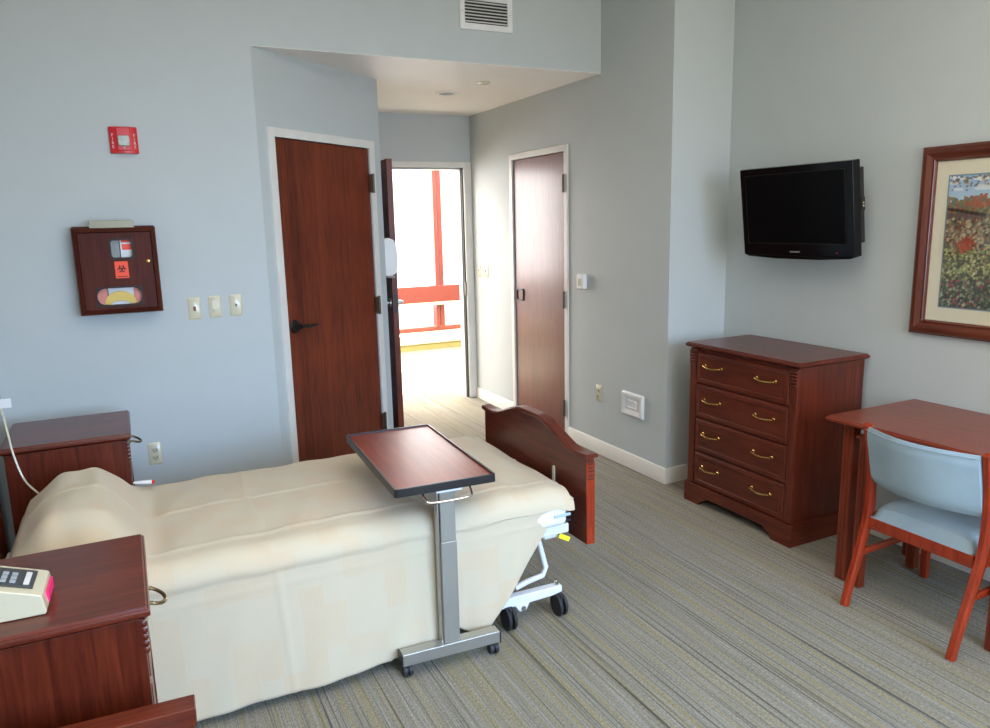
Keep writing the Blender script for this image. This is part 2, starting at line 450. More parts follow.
d = grp('door_2', (XW, CY0, 0), PI/2)      # closet: u runs along +y, v into the wall (-x side is the room)
# local x -> +y, local y -> -x ; so the room side is +v
bm = bmesh.new(); h = 2.13; W = CY1-CY0; t = .047
box(bm, -t, 0, -0.06, 0.012, 0, h+t); box(bm, W, W+t, -0.06, 0.012, 0, h+t); box(bm, 0, W, -0.06, 0.012, h, h+t)
box(bm, 0, .012, -T, -.055, 0, h); box(bm, W-.012, W, -T, -.055, 0, h); box(bm, 0, W, -T, -.055, h-.012, h)
obj('door_frame', bm, 'frame', d, 0.003)
bx('door_panel', (0.004, W-0.004, -0.048, -0.004, 0.008, 2.126), 'closet', d, 0.002)
for z in (1.905, 1.065, 0.24):
    bm = bmesh.new(); box(bm, -0.006, 0.022, 0.006, 0.015, z-.06, z+.06)
    lathe(bm, [(0.009, -.064), (0.009, .064)], (-0.003, 0.02, z), 'z', 10); obj('hinge', bm, 'hinge', d)
bm = bmesh.new(); y0 = W-0.15
ring_prism(bm, rrect(y0, y0+.125, 1.0, 1.10, .02), rrect(y0+.012, y0+.113, 1.012, 1.088, .012), 'y', -0.004, 0.006)
obj('door_handle', bm, 'bronze', d)

d = grp('door_3', (0, YE, 0))
bm = bmesh.new(); h = 2.13; t = .05
box(bm, DX0-t, DX0, -0.012, .06, 0, h+t); box(bm, DX1, XW, -0.012, .06, 0, h+t); box(bm, DX0, DX1, -0.012, .06, h, h+t)
box(bm, DX0, DX0+.015, .05, T+.01, 0, h); box(bm, DX1-.015, DX1, .05, T+.01, 0, h); box(bm, DX0, DX1, .05, T+.01, h-.015, h)
obj('door_frame', bm, 'frame', d, 0.003)
bx('gasket', (DX1-.008, DX1-.0005, .012, .05, 0, h-.003), 'slot', d)
bx('strike_plate', (DX1-.012, DX1-.004, -.005, .02, .98, 1.10), 'hinge', d)
# leaf swung into the room a little past a right angle
hx, hy = DX0+0.006, -0.02
fx, fy = 1.835, 5.425-YE
ang = math.atan2(fy-hy, fx-hx); LL = 0.905
leaf = bpy.data.objects.new('door_leaf', None); COL.objects.link(leaf); leaf.parent = d
leaf.location = (hx, hy, 0); leaf.rotation_euler = (0, 0, ang)
bx('door_panel', (0, LL, -0.022, 0.022, 0.01, 2.12), 'door', leaf, 0.002)
bm = bmesh.new()
for s in (-1, 1):
    lathe(bm, [(0.036, s*.022), (0.036, s*.034), (0.014, s*.038), (0.012, s*.07)], (LL-0.07, 0, 1.05), 'y', 20)
    tube(bm, [(LL-.07, s*.07, 1.05), (LL-.10, s*.075, 1.05), (LL-.19, s*.07, 1.05)], .009, 8)
obj('door_handle', bm, 'steel', leaf)
bx('latch_plate', (LL-.001, LL+.0015, -0.014, 0.014, .98, 1.12), 'bronze', leaf)

# ---- corridor beyond the door
HY = 9.15
struct(bx('ceiling_corridor', (-4.0, 7.0, YE+T, 9.75, 2.75, 2.85), 'ceil'))
struct(bx('wall_corridor_left', (-4.1, -4.0, YE+T, 9.75, 0, 2.85), 'hallwall'))
struct(bx('wall_corridor_right', (7.0, 7.1, YE, 9.75, 0, 2.85), 'hallwall'))
struct(bx('trim_2', (-4.0, 7.0, HY, 9.5, 0.0, 0.085), 'plinth'))
struct(bx('trim_3', (-4.0, 7.0, HY-.012, 9.5, 0.085, 0.20), 'ledge'))
w = grp('window_1')
YWn = 9.48
def rs(nm, d_): return bx(nm, d_, 'redsteel', w, 0.004)
rs('sill_rail', (-4.0, 7.0, YWn-.05, YWn+.06, 0.20, 0.26))
rs('cross_beam', (-4.0, 7.0, YWn-.10, YWn+.06, 0.60, 0.82))
bx('beam_shelf', (-4.0, 7.0, YWn-.14, YWn+.06, 0.565, 0.60), 'ledge', w)
rs('head_rail', (-4.0, 7.0, YWn-.05, YWn+.06, 2.69, 2.75))
for xm in (-3.33, -1.90, -0.48, 0.95, 2.37, 3.82, 5.24, 6.66):
    rs('mullion', (xm-.055, xm-.008, YWn-.08, YWn+.06, 0.26, 2.69))
    rs('mullion', (xm+.012, xm+.075, YWn-.05, YWn+.06, 0.26, 2.69))
for a, b in ((-4.0, -3.33), (-3.33, -1.90), (-1.90, -0.48), (-0.48, 0.95), (0.95, 2.37), (2.37, 3.82), (3.82, 5.24), (5.24, 6.66), (6.66, 7.0)):
    bx('window_pane', (a+.08, b-.06, YWn, YWn+.006, 0.26, 2.69), 'glass', w)

# ------------------------------------------------------------------ ceiling and wall fittings
def plate(name, label, cat, cx, cz, w_, h_, wall='back', kind='blank', mat='almond', group=None):
    """wall plate; local frame: x along the wall, -y out into the room"""
    if wall == 'back': t = thing(name, label, cat, (cx, YB+.001, cz), 0, group)
    else: t = thing(name, label, cat, (XW+.001, cx, cz), -PI/2, group)      # local x -> -y, local -y -> -x
    bm = bmesh.new()
    o = rrect(-w_/2, w_/2, -h_/2, h_/2, .006, 3); i = rrect(-w_/2+.007, w_/2-.007, -h_/2+.007, h_/2-.007, .004, 3)
    A = [bm.verts.new((p[0], 0, p[1])) for p in o]; B = [bm.verts.new((p[0], -.002, p[1])) for p in o]; C_ = [bm.verts.new((p[0], -.007, p[1])) for p in i]
    n = len(o)
    for P, Q in ((A, B), (B, C_)):
        for k in range(n): bm.faces.new((P[k], P[(k+1) % n], Q[(k+1) % n], Q[k]))
    bm.faces.new(C_); bm.faces.new(A[::-1])
    obj('cover_plate', bm, mat, t)
    if kind == 'outlet':
        for s in (-1, 1):
            bm = bmesh.new(); prism(bm, rrect(-.017, .017, s*.02-.014, s*.02+.014, .006, 4), 'y', -.0095, -.006); r = obj('socket', bm, mat+'2' if mat == 'almond' else mat, t)
            bm = bmesh.new(); box(bm, -.009, -.006, -.0105, -.009, s*.02-.003, s*.02+.007); box(bm, .006, .009, -.0105, -.009, s*.02-.003, s*.02+.007)
            box(bm, -.0025, .0025, -.0105, -.009, s*.02-.010, s*.02-.005); obj('slots', bm, 'slot', r)
    elif kind == 'rocker':
        bm = bmesh.new(); box(bm, -.016, .016, -.0095, -.006, -.033, .033); obj('rocker_frame', bm, 'almond', t, .001)
        bx('slider', (-.012, .012, -.0125, -.008, -.026, -.012), 'almond2', t, .001)
    elif kind == 'indicator':
        bx('red_indicator', (-.006, .006, -.013, -.006, -.012, .012), 'indred', t, .002)
    elif kind == 'data':
        bx('jack', (-.007, .007, -.009, -.006, -.009, .011), 'almond2', t, .001)
        bx('jack_hole', (-.004, .004, -.0095, -.008, -.004, .006), 'slot', t)
    elif kind == 'toggle':
        bx('toggle', (-.005, .005, -.018, -.006, -.010, .012), 'almond', t, .002)
    for s in (-1, 1):
        if kind != 'rocker' or True:
            bm = bmesh.new(); lathe(bm, [(.003, -.0065), (.0028, -.008)], (0, 0, s*(.022 if kind == 'none' else h_*.40)), 'y', 10); obj('screw', bm, mat, t)
    return t
plate('wall_plate', 'almond wall plate with a small red indicator, leftmost of the three beside the door', 'wall plate', .320, 1.225, .066, .118, kind='indicator')
plate('light_switch', 'almond slide switch plate, middle of the three plates beside the dark door', 'switch', .424, 1.228, .066, .120, kind='rocker')
plate('data_jack', 'glossy almond jack plate nearest the dark door, rightmost of the three plates', 'wall plate', .532, 1.229, .066, .118, kind='data')
plate('power_outlet', 'grey almond double socket low on the wall behind the bed', 'outlet', .052, .461, .068, .122, kind='outlet')
plate('power_outlet', 'almond double socket low on the closet wall left of the white vent box', 'outlet', 4.272, .440, .072, .118, 'right', 'outlet')
plate('light_switch', 'cream toggle switch plate nearest the entrance door on the right wall', 'switch', 6.20, 1.215, .07, .118, 'right', 'toggle')
plate('light_switch', 'cream toggle switch plate right beside the closet door frame, second from the entrance', 'switch', 6.06, 1.215, .10, .125, 'right', 'toggle')

# white recessed box low on the closet wall
t = thing('wall_box', 'white square moulded wall box with louvred centre low on the closet wall', 'wall box', (XW, 3.876, .440), -PI/2)
bm = bmesh.new()
S = [(0.115, 0), (0.115, -.008), (0.108, -.018), (0.092, -.020), (0.080, -.010), (0.072, -.008)]
prev = None
for r, y in S:
    q = rrect(-r, r, -r*.70, r*.70, .004, 2) if False else rrect(-r, r, -r*.68, r*.68, .004, 2)
    cur = [bm.verts.new((p[0], y, p[1])) for p in rrect(-r, r, -(r-.037), (r-.037), .003, 2)]
    if prev:
        for k in range(len(cur)): bm.faces.new((prev[k], prev[(k+1) % len(cur)], cur[(k+1) % len(cur)], cur[k]))
    prev = cur
bm.faces.new(prev)
obj('frame', bm, 'white', t)
bx('insert', (-.048, .048, -.012, -.006, -.028, .028), 'white', t, .002)
for z in (-.022, .022): bx('louvre', (-.04, .04, -.017, -.010, z-.004, z+.004), 'whitesteel', t, .001)

# small white sensor
t = thing('motion_sensor', 'small white plastic sensor box on the wall right of the closet door', 'sensor', (XW+.001, 4.47, 1.215), -PI/2)
bx('housing', (-.045, .045, -.035, 0, -.052, .052), 'white', t, .008)
bx('lens', (-.018, .018, -.039, -.033, -.030, .02), 'almond', t, .003)

# air vent on the soffit face
t = thing('air_vent', 'white metal supply grille with horizontal louvres high above the entry', 'vent', (2.093, YB, 2.865))
bm = bmesh.new(); ring_prism(bm, [(-.174, -.100), (.174, -.100), (.174, .100), (-.174, .100)], [(-.141, -.064), (.141, -.064), (.141, .064), (-.141, .064)], 'y', 0, -.012)
obj('frame', bm, 'white', t, .003)
bx('backing', (-.142, .142, -.002, -.0005, -.065, .065), 'slot', t)
for k in range(7):
    z = -.054 + k*.018
    bm = bmesh.new(); prism(bm, [(-.0125, z-.004), (-.011, z-.005), (-.003, z+.003), (-.0045, z+.0045)], 'x', -.141, .141)
    obj('louvre', bm, 'white', t)
for s in (-1, 1):
    bm = bmesh.new(); lathe(bm, [(.004, -.011), (.0035, -.014)], (s*.158, 0, 0), 'y', 10); obj('screw', bm, 'almond2', t)

# downlight + sprinkler cover
t = thing('downlight', 'recessed round downlight with silver reflector in the low entry ceiling', 'ceiling light', (2.257, 5.277, ZS))
bm = bmesh.new()
N_ = 32
prof = [(0.085, -.001), (0.085, -.006), (0.066, -.008), (0.060, -.002)]
lathe(bm, prof, (0, 0, 0), 'z', N_, close=False); obj('trim_ring', bm, 'lightrim', t)
bm = bmesh.new(); lathe(bm, [(0.062, -.0045), (0.03, -.0015), (0.001, -.0012)], (0, 0, 0), 'z', N_, close=False); obj('reflector', bm, 'reflector', t)
t = tag(obj('sprinkler_cover', (lambda b: (lathe(b, [(0.043, 0), (0.043, -.008), (0.036, -.012)], (0, 0, 0), 'z', 28), b)[1])(bmesh.new()), 'almond', loc=(2.327, 4.796, ZS+.001)),
        'flat round sprinkler cover plate in the low entry ceiling near the soffit edge', 'sprinkler')

# fire alarm strobe
t = thing('fire_alarm_strobe', 'red fire alarm strobe with clear lens high on the left wall', 'alarm', (0.0685, YB+.001, 2.082))
bm = bmesh.new()
pts = [(-.064, 0), (-.064, -.016), (-.034, -.034), (.034, -.034), (.064, -.016), (.064, 0)]
prism(bm, pts, 'z', -.064, .064); obj('housing', bm, 'red', t, .004)
bm = bmesh.new(); prism(bm, [(-.030, -.052), (.030, -.052), (.033, .012), (.030, .058), (-.030, .058), (-.033, .012)], 'y', -.042, -.03)
obj('centre_panel', bm, 'red', t, .004)
bm = bmesh.new(); prism(bm, rrect(-.026, .026, -.030, .020, .010, 4), 'y', -.056, -.04)
box(bm, -.004, .004, -.046, -.04, -.046, -.03)
ln = obj('lens', bm, 'lens', t, .004)
def text_mesh(s, size, mat, parent, loc, rot, name='lettering', align='CENTER'):
    cu = bpy.data.curves.new('txt', 'FONT'); cu.body = s; cu.size = size; cu.align_x = align; cu.align_y = 'CENTER'; cu.extrude = 0.0004
    to = bpy.data.objects.new('txt', cu); COL.objects.link(to)
    dg = bpy.context.evaluated_depsgraph_get(); me = bpy.data.meshes.new_from_object(to.evaluated_get(dg))
    me.name = name
    bpy.data.objects.remove(to); bpy.data.curves.remove(cu)
    me.materials.clear(); me.materials.append(M[mat])
    o = bpy.data.objects.new(name, me); COL.objects.link(o)
    if parent: o.parent = parent
    o.location = loc; o.rotation_euler = rot
    return o
for s in (-1, 1):
    slope = math.atan2(.018, .030)
    for k, ch in enumerate('FIRE'):
        text_mesh(ch, .021, 'white', t, (s*.0490, -.0258, .022-k*.0185), (PI/2, 0, s*slope))

# sharps cabinet
t = thing('sharps_cabinet', 'dark wooden wall cabinet with two windows and an orange biohazard sticker', 'wall cabinet', (-0.0215, YB, 1.446))
W2, H2, D2 = .186, .213, .115
bm = bmesh.new()
ring_prism(bm, [(-W2+.012, -H2+.008), (W2-.012, -H2+.008), (W2-.012, H2-.008), (-W2+.012, H2-.008)], [(-W2+.03, -H2+.026), (W2-.03, -H2+.026), (W2-.03, H2-.026), (-W2+.03, H2-.026)], 'y', 0, -D2+.022)
obj('carcass', bm, 'boxwood', t, .002)
# door as moulded frame and a field with two openings
wz0, wz1, wx0, wx1 = .064, .152, -.023, .073
oz0, oz1, ox0, ox1 = -.166, -.083, -.105, .096
bm = bmesh.new()
y0, y1 = -D2+.022, -D2+.002
X = [-W2+.02, ox0, wx0, wx1, ox1, W2-.02]; Z = [-H2+.02, oz0, oz1, wz0, wz1, H2-.02]
def hole(xa, xb, za, zb):
    return (za >= wz0 and zb <= wz1 and xa >= wx0 and xb <= wx1) or (za >= oz0 and zb <= oz1 and xa >= ox0 and xb <= ox1)
grid = {}
for yy in (y0, y1):
    for i, x in enumerate(X):
        for j, z in enumerate(Z): grid[(yy, i, j)] = bm.verts.new((x, yy, z))
for i in range(5):
    for j in range(5):
        if not hole(X[i], X[i+1], Z[j], Z[j+1]):
            for yy in (y0, y1): bm.faces.new([grid[(yy, *q)] for q in ((i, j), (i+1, j), (i+1, j+1), (i, j+1))])
dr = obj('door', bm, 'boxwood', t, smooth=False)
bm = bmesh.new()
O = [[(-W2+a, -H2+a), (W2-a, -H2+a), (W2-a, H2-a), (-W2+a, H2-a)] for a in (0, .004, .022, .026)]
ys = [-D2+.022, -D2-.000, -D2-.010, -D2+.002]
R = [[bm.verts.new((p[0], y, p[1])) for p in o] for o, y in zip(O, ys)]
for A, B in zip(R, R[1:]):
    for k in range(4): bm.faces.new((A[k], A[(k+1) % 4], B[(k+1) % 4], B[k]))
obj('door_moulding', bm, 'boxwood', dr)
bm = bmesh.new()
ring_prism(bm, rrect(wx0-.008, wx1+.008, wz0-.008, wz1+.008, .02), rrect(wx0+.002, wx1-.002, wz0+.002, wz1-.002, .014), 'y', -D2-.003, -D2+.006)
ring_prism(bm, rrect(wx0-.006, wx1+.006, wz0-.006, wz1+.006, .002), rrect(wx0+.002, wx1-.002, wz0+.002, wz1-.002, .014), 'y', -D2+.0015, -D2+.006)
obj('window_surround', bm, 'recess_shade', dr)
bm = bmesh.new()
ring_prism(bm, rrect(ox0-.008, ox1+.008, oz0-.008, oz1+.008, .045), rrect(ox0, ox1, oz0, oz1, .039), 'y', -D2-.003, -D2+.006)
ring_prism(bm, rrect(ox0-.006, ox1+.006, oz0-.006, oz1+.006, .002), rrect(ox0, ox1, oz0, oz1, .0395), 'y', -D2+.0015, -D2+.006)
obj('window_surround', bm, 'recess_shade', dr)
bx('window_backing', (-.16, .16, -.062, -.06, -.18, .18), 'greyclear', t)
bx('container', (-.024, .016, -.080, -.064, .05, .16), 'greyclear', t, .002)
bx('container_label', (.020, .075, -.084, -.068, .05, .16), 'labelwhite', t)
bx('orange_band', (.026, .075, -.087, -.084, .138, .158), 'orange', t)
bx('orange_label', (.028, .075, -.087, -.084, .102, .130), 'orange', t)
bx('glove_box', (-.055, .062, -.078, -.066, -.17, -.075), 'labelwhite', t)
bm = bmesh.new(); prism(bm, rrect(-.112, -.060, -.172, -.078, .018), 'y', -.084, -.066); obj('glove', bm, 'pink', t, .004)
bm = bmesh.new(); prism(bm, rrect(.058, .098, -.172, -.078, .018), 'y', -.084, -.066); obj('glove', bm, 'pink', t, .004)
bm = bmesh.new()
outer = [(-.004+.072*math.cos(a), -.162+.062*math.sin(a)) for a in [PI*k/16 for k in range(17)]]
inner = [(-.004+.045*math.cos(a), -.168+.020*math.sin(a)) for a in [PI*k/16 for k in range(17)]]
prism(bm, outer+inner[::-1], 'y', -.090, -.078); obj('glove_roll', bm, 'gloveyellow', t, .002)
# sticker + biohazard sign
bx('sticker', (-.014, .046, -D2-.001, -D2+.003, -.036, .047), 'orange', dr)
bm = bmesh.new()
cx, cz = .016, .010
def arc(cx_, cz_, r, w_, a0, a1, n=20):
    P = [(cx_+(r+w_/2)*math.cos(a0+(a1-a0)*k/n), cz_+(r+w_/2)*math.sin(a0+(a1-a0)*k/n)) for k in range(n+1)]
    Q = [(cx_+(r-w_/2)*math.cos(a0+(a1-a0)*k/n), cz_+(r-w_/2)*math.sin(a0+(a1-a0)*k/n)) for k in range(n+1)]
    for k in range(n):
        vs = [bm.verts.new((p[0], -D2-.0016, p[1])) for p in (P[k], P[k+1], Q[k+1], Q[k])]; bm.faces.new(vs)
for k in range(3):
    a = PI/2 + k*2*PI/3
    arc(cx+.0115*math.cos(a), cz+.0115*math.sin(a), .0090, .0042, a+.75, a+2*PI-.75)
arc(cx, cz, .0125, .0020, 0, 2*PI, 30)
obj('biohazard_symbol', bm, 'slot', dr, smooth=False)
bx('sticker_line', (-.007, .039, -D2-.0016, -D2-.0008, -.0290, -.0260), 'slot', dr)
bm = bmesh.new(); lathe(bm, [(.010, -D2+.002), (.010, -D2-.004), (.006, -D2-.007)], (.140, 0, .043), 'y', 18); obj('key_lock', bm, 'brass', dr)
# flap on the top
bm = bmesh.new(); box(bm, -.105, .092, -D2+.012, -D2+.020, H2-.004, H2+.034); obj('metal_flap', bm, 'olive', t, .002)
bm = bmesh.new(); box(bm, -W2+.004, W2-.004, -D2+.022, 0, H2-.006, H2+.006); obj('top_board', bm, 'boxwood', t, .003)

# soap dispenser on the return wall
t = thing('hand_sanitizer_dispenser', 'white rounded dispenser on the wall edge beside the open entrance door', 'dispenser', (XA-.001, YA+.10, 1.42))
bm = bmesh.new(); prism(bm, [(0, -.13), (.06, -.13), (.098, -.11), (.108, -.03), (.104, .06), (.088, .115), (.05, .13), (0, .13)], 'y', -.06, .07)
obj('cover', bm, 'white', t, .012, seg=3)
bm = bmesh.new(); box(bm, .03, .085, -.04, .05, -.145, -.13); obj('push_bar', bm, 'greyclear', t, .004)

# ------------------------------------------------------------------ television
t = thing('television', 'black flat television on a wall bracket above the dresser', 'television', (3.15, 2.842, 1.656), math.radians(3))
tv = t; t.rotation_euler = (0, math.radians(-8), math.radians(3))
hw, hh = .345, .238
bm = bmesh.new(); box(bm, -.002, .055, -hw, hw, -hh+.01, hh); 
prism(bm, [(-hw, -hh+.012), (hw, -hh+.012), (hw*.92, -hh+.002), (hw*.4, -hh-.008), (-hw*.4, -hh-.008), (-hw*.92, -hh+.002)], 'x', 0, .05)
obj('bezel', bm, 'gloss', t, .006)
bx('screen', (-.004, -.001, -hw+.045, hw-.04, -hh+.078, hh-.038), 'screen', t)
bm = bmesh.new()
ring_prism(bm, [(-hw+.042, -hh+.075), (hw-.037, -hh+.075), (hw-.037, hh-.035), (-hw+.042, hh-.035)], [(-hw+.045, -hh+.078), (hw-.04, -hh+.078), (hw-.04, hh-.038), (-hw+.045, hh-.038)], 'x', -.006, 0)
obj('screen_trim', bm, 'bronze', t)
bx('back_housing', (.055, .10, -hw+.012, hw-.06, -hh+.07, hh-.04), 'black', t, .006)
bx('input_panel', (.066, .09, -hw+.004, -hw+.02, -.01, .055), 'slot', t)
bx('video_jack', (.074, .079, -hw+.000, -hw+.006, .025, .032), 'gloveyellow', t)
bx('audio_jack', (.074, .079, -hw+.000, -hw+.006, .010, .017), 'white', t)
bx('logo_badge', (-.0075, -.0055, -.03, .03, -hh+.030, -hh+.037), 'steel', t)
bx('standby_light', (-.0065, -.0045, -hw+.09, -hw+.098, -hh+.030, -hh+.034), M['red'], t)
bm = bmesh.new(); box(bm, .10, .13, -.10, .10, -.10, .10); box(bm, .13, .205, -.035, .035, -.05, .05); 
obj('bracket_arm', bm, 'black', t, .003)
bx('wall_plate', (-.012, .012, -.06, .06, -.12, .12), 'black', t, .003)
t.children[-1].location = (.198, 0, 0); t.children[-1].rotation_euler = (0, math.radians(8), 0)

# ------------------------------------------------------------------ framed picture
PY1, PY0, PZ0, PZ1 = 2.288, 1.20, 1.080, 1.932
t = thing('framed_picture', 'autumn landscape painting in a wide cherry frame with cream mat', 'picture', (XT, (PY0+PY1)/2, (PZ0+PZ1)/2))
pw, ph = (PY1-PY0)/2, (PZ1-PZ0)/2
fw = .068
def pframe(nm, sgn, horiz):
    """mitred moulding: outline stations from outer edge to inner edge"""
    bm = bmesh.new()
    st = [(0, 0), (0, -.022), (.012, -.034), (.030, -.036), (.052, -.022), (.060, -.024), (fw, -.012), (fw, -.002)]
    rows = []
    for a, xx in st:
        if horiz: rows.append([bm.verts.new((xx, s*(pw-a), sgn*(ph-a))) for s in (-1, 1)])
        else: rows.append([bm.verts.new((xx, sgn*(pw-a), s*(ph-a))) for s in (-1, 1)])
    for A, B in zip(rows, rows[1:]): bm.faces.new((A[0], A[1], B[1], B[0]))
    return obj(nm, bm, 'picframe' if horiz else 'picframe_z', t)
for s in (-1, 1): pframe('frame_rail', s, True); pframe('frame_stile', s, False)
iw, ih = pw-fw+.004, ph-fw+.004
bx('mat_board', (-.008, -.004, -iw, iw, -ih, ih), 'mat', t)
aw, ah = iw-.060, ih-.066
bx('mat_liner', (-.0095, -.007, -aw, aw, -ah, ah), 'matblue', t)
aw -= .006; ah -= .006
# the painted sheet: dabs of colour laid on a fine grid of vertices
nx, nz = 230, 150
rnd = random.Random(3)
img = [[None]*nx for _ in range(nz)]
def lerp(a, b, k): return tuple(a[i]+(b[i]-a[i])*k for i in range(3))
for j in range(nz):
    v = j/(nz-1)             # 0 bottom
    for i in range(nx):
        u = i/(nx-1)         # 0 left in the photo
        if v > .80: c = lerp((.42, .53, .62), (.25, .42, .60), (v-.8)/.2)
        elif v > .66: c = (.10, .11, .07)
        else: c = lerp((.035, .045, .03), (.14, .11, .06), v/.66)
        img[j][i] = c
def dab(u, v, ru, rv, c):
    ci, cj = u*(nx-1), v*(nz-1); a, b = ru*(nx-1), rv*(nz-1)
    for j in range(max(0, int(cj-b)), min(nz, int(cj+b)+2)):
        for i in range(max(0, int(ci-a)), min(nx, int(ci+a)+2)):
            if ((i-ci)/max(a, .5))**2+((j-cj)/max(b, .5))**2 <= 1: img[j][i] = c
def vary(c, k=.25): f = 1+rnd.uniform(-k, k); return tuple(max(0, x*f) for x in c)
for _ in range(60): dab(rnd.random(), rnd.uniform(.86, 1), rnd.uniform(.02, .05), .012, vary((.60, .64, .66), .1))
for _ in range(420):   # far trees
    u, v = rnd.random(), rnd.uniform(.68, .80+.05*math.sin(7))
    dab(u, v, .013, .018, vary(rnd.choice([(.12, .15, .08), (.20, .20, .09), (.10, .13, .10), (.30, .16, .06)])))
for cu, cv, n_ in ((.14, .80, 50), (.24, .80, 60), (.32, .76, 26), (.05, .74, 20), (.62, .80, 60), (.85, .78, 50)):
    for _ in range(n_): dab(cu+rnd.gauss(0, .025), cv+rnd.gauss(0, .022), .008, .011, vary((.30, .085, .035)))
for i in range(60): dab(.0+.20*i/59, .690, .006, .030, vary((.13, .085, .07), .2))
for i in range(60):
    k = i/59; dab(.0+.20*k, .755-.05*k, .010, .012, (.035, .022, .018))
for _ in range(160): dab(.49+.11*math.sin(_*.7)*rnd.random()+rnd.gauss(0, .03), rnd.uniform(.30, .56), .02, .012, vary((.16, .26, .46), .2))
for _ in range(3600):
    v = rnd.uniform(0, .68); u = rnd.random()
    if ((u-.50)/.11)**2+((v-.43)/.12)**2 < 1 and rnd.random() < .75: continue
    if v > .45: pal = [(.32, .28, .16), (.22, .19, .10), (.42, .32, .18), (.26, .07, .04), (.14, .13, .08), (.36, .30, .22), (.05, .05, .04)]
    elif v > .22: pal = [(.34, .36, .12), (.20, .24, .10), (.42, .42, .20), (.09, .11, .05), (.25, .20, .08), (.05, .06, .04)]
    else: pal = [(.07, .10, .05), (.04, .05, .035), (.30, .06, .07), (.30, .34, .20), (.14, .17, .09), (.03, .035, .03)]
    dab(u, v, rnd.uniform(.004, .010), rnd.uniform(.006, .014), vary(rnd.choice(pal)))
for cu, cv in ((.13, .50), (.10, .46), (.30, .52), (.7, .5)):
    for _ in range(40): dab(cu+rnd.gauss(0, .02), cv+rnd.gauss(0, .02), .006, .009, vary((.34, .06, .03)))
for _ in range(260):   # overhanging twigs
    u = rnd.random(); dab(u, 1-abs(rnd.gauss(0, .05)), .006, .007, vary(rnd.choice([(.20, .13, .07), (.38, .24, .08), (.12, .10, .07)])))
me = bpy.data.meshes.new('painting')
vs = [(-.0098, aw-2*aw*i/(nx-1), -ah+2*ah*j/(nz-1)) for j in range(nz) for i in range(nx)]
fs = [(j*nx+i, j*nx+i+1, (j+1)*nx+i+1, (j+1)*nx+i) for j in range(nz-1) for i in range(nx-1)]
me.from_pydata(vs, [], fs)
ca = me.color_attributes.new('paint', 'FLOAT_COLOR', 'POINT')
buf = []
for j in range(nz):
    for i in range(nx): buf += [*img[j][i], 1.0]
ca.data.foreach_set('color', buf)
m, nt, b = new_mat('painting_dabs'); at = nt.nodes.new('ShaderNodeAttribute'); at.attribute_name = 'paint'
hs = nt.nodes.new('ShaderNodeTexNoise'); hs.inputs['Scale'].default_value = 150
tcn = nt.nodes.new('ShaderNodeTexCoord'); nt.links.new(tcn.outputs['Object'], hs.inputs['Vector'])
bpn = nt.nodes.new('ShaderNodeBump'); bpn.inputs['Strength'].default_value = .2; bpn.inputs['Distance'].default_value = .002
nt.links.new(hs.outputs['Fac'], bpn.inputs['Height']); nt.links.new(bpn.outputs['Normal'], b.inputs['Normal'])
nt.links.new(at.outputs['Color'], b.inputs['Base Color']); b.inputs['Roughness'].default_value = .5
me.materials.append(m)
po = bpy.data.objects.new('painting', me); COL.objects.link(po); po.parent = t
bx('glazing', (-.0135, -.012, -iw, iw, -ih, ih), 'picglass', t)

# ------------------------------------------------------------------ case furniture
def moulded_top(bm, x0, x1, y0, y1, z0, z1, ov=0.012):
    """slab with an ogee edge"""
    h = z1-z0
    st = [(ov, z0), (ov*.5, z0+h*.12), (0.001, z0+h*.35), (0, z0+h*.55), (.003, z0+h*.78), (.006, z0+h*.80), (.009, z1)]
    rows = [[bm.verts.new(p) for p in ((x0+a, y0+a, z), (x1-a, y0+a, z), (x1-a, y1-a, z), (x0+a, y1-a, z))] for a, z in st]
    for A, B in zip(rows, rows[1:]):
        for k in range(4): bm.faces.new((A[k], A[(k+1) % 4], B[(k+1) % 4], B[k]))
    bm.faces.new(rows[0][::-1]); bm.faces.new(rows[-1])

def scallops(parent, x, y0, y1, ztop, n=5, mat='cherry'):
    """carved reeding at the head of a corner post, facing -x (room)"""
    bm = bmesh.new()
    for k in range(n):
        z = ztop-.010-k*.017
        lathe(bm, [(.001, y0), (.008, y0+.002), (.0085, (y0+y1)/2), (.008, y1-.002), (.001, y1)], (x, 0, z), 'y', 12)
    return obj('carved_reeding', bm, mat, parent)

def drawer(parent, x, y0, y1, z0, z1, sgn, mat='cherry_y'):
    """raised drawer front on plane x, facing sgn*x"""
    bm = bmesh.new()
    st = [(0, 0), (0, .008), (.006, .014), (.026, .016), (.030, .012)]
    rows = [[bm.verts.new((x+sgn*d_, yy, zz)) for yy, zz in ((y0+a, z0+a), (y1-a, z0+a), (y1-a, z1-a), (y0+a, z1-a))] for a, d_ in st]
    for A, B in zip(rows, rows[1:]):
        for k in range(4): bm.faces.new((A[k], A[(k+1) % 4], B[(k+1) % 4], B[k]))
    bm.faces.new(rows[-1])
    return obj('drawer', bm, mat, parent)

def bail(parent, x, y, z, sgn, w_=.062, mat='brass'):
    bm = bmesh.new()
    for s in (-1, 1): lathe(bm, [(.008, 0), (.008, sgn*.004), (.0045, sgn*.007), (.0045, sgn*.022)], (x, y+s*w_, z+.006), 'x', 12)
    P = []
    for k in range(13):
        a = k/12; yy = y-w_+2*w_*a
        P.append((x+sgn*(.022+.008*math.sin(PI*a)), yy, z+.006-.006*math.sin(PI*a)))
    tube(bm, P, .004, 8, radii=[.0035+.0018*math.sin(PI*k/12) for k in range(13)])
    return obj('handle', bm, mat, parent)

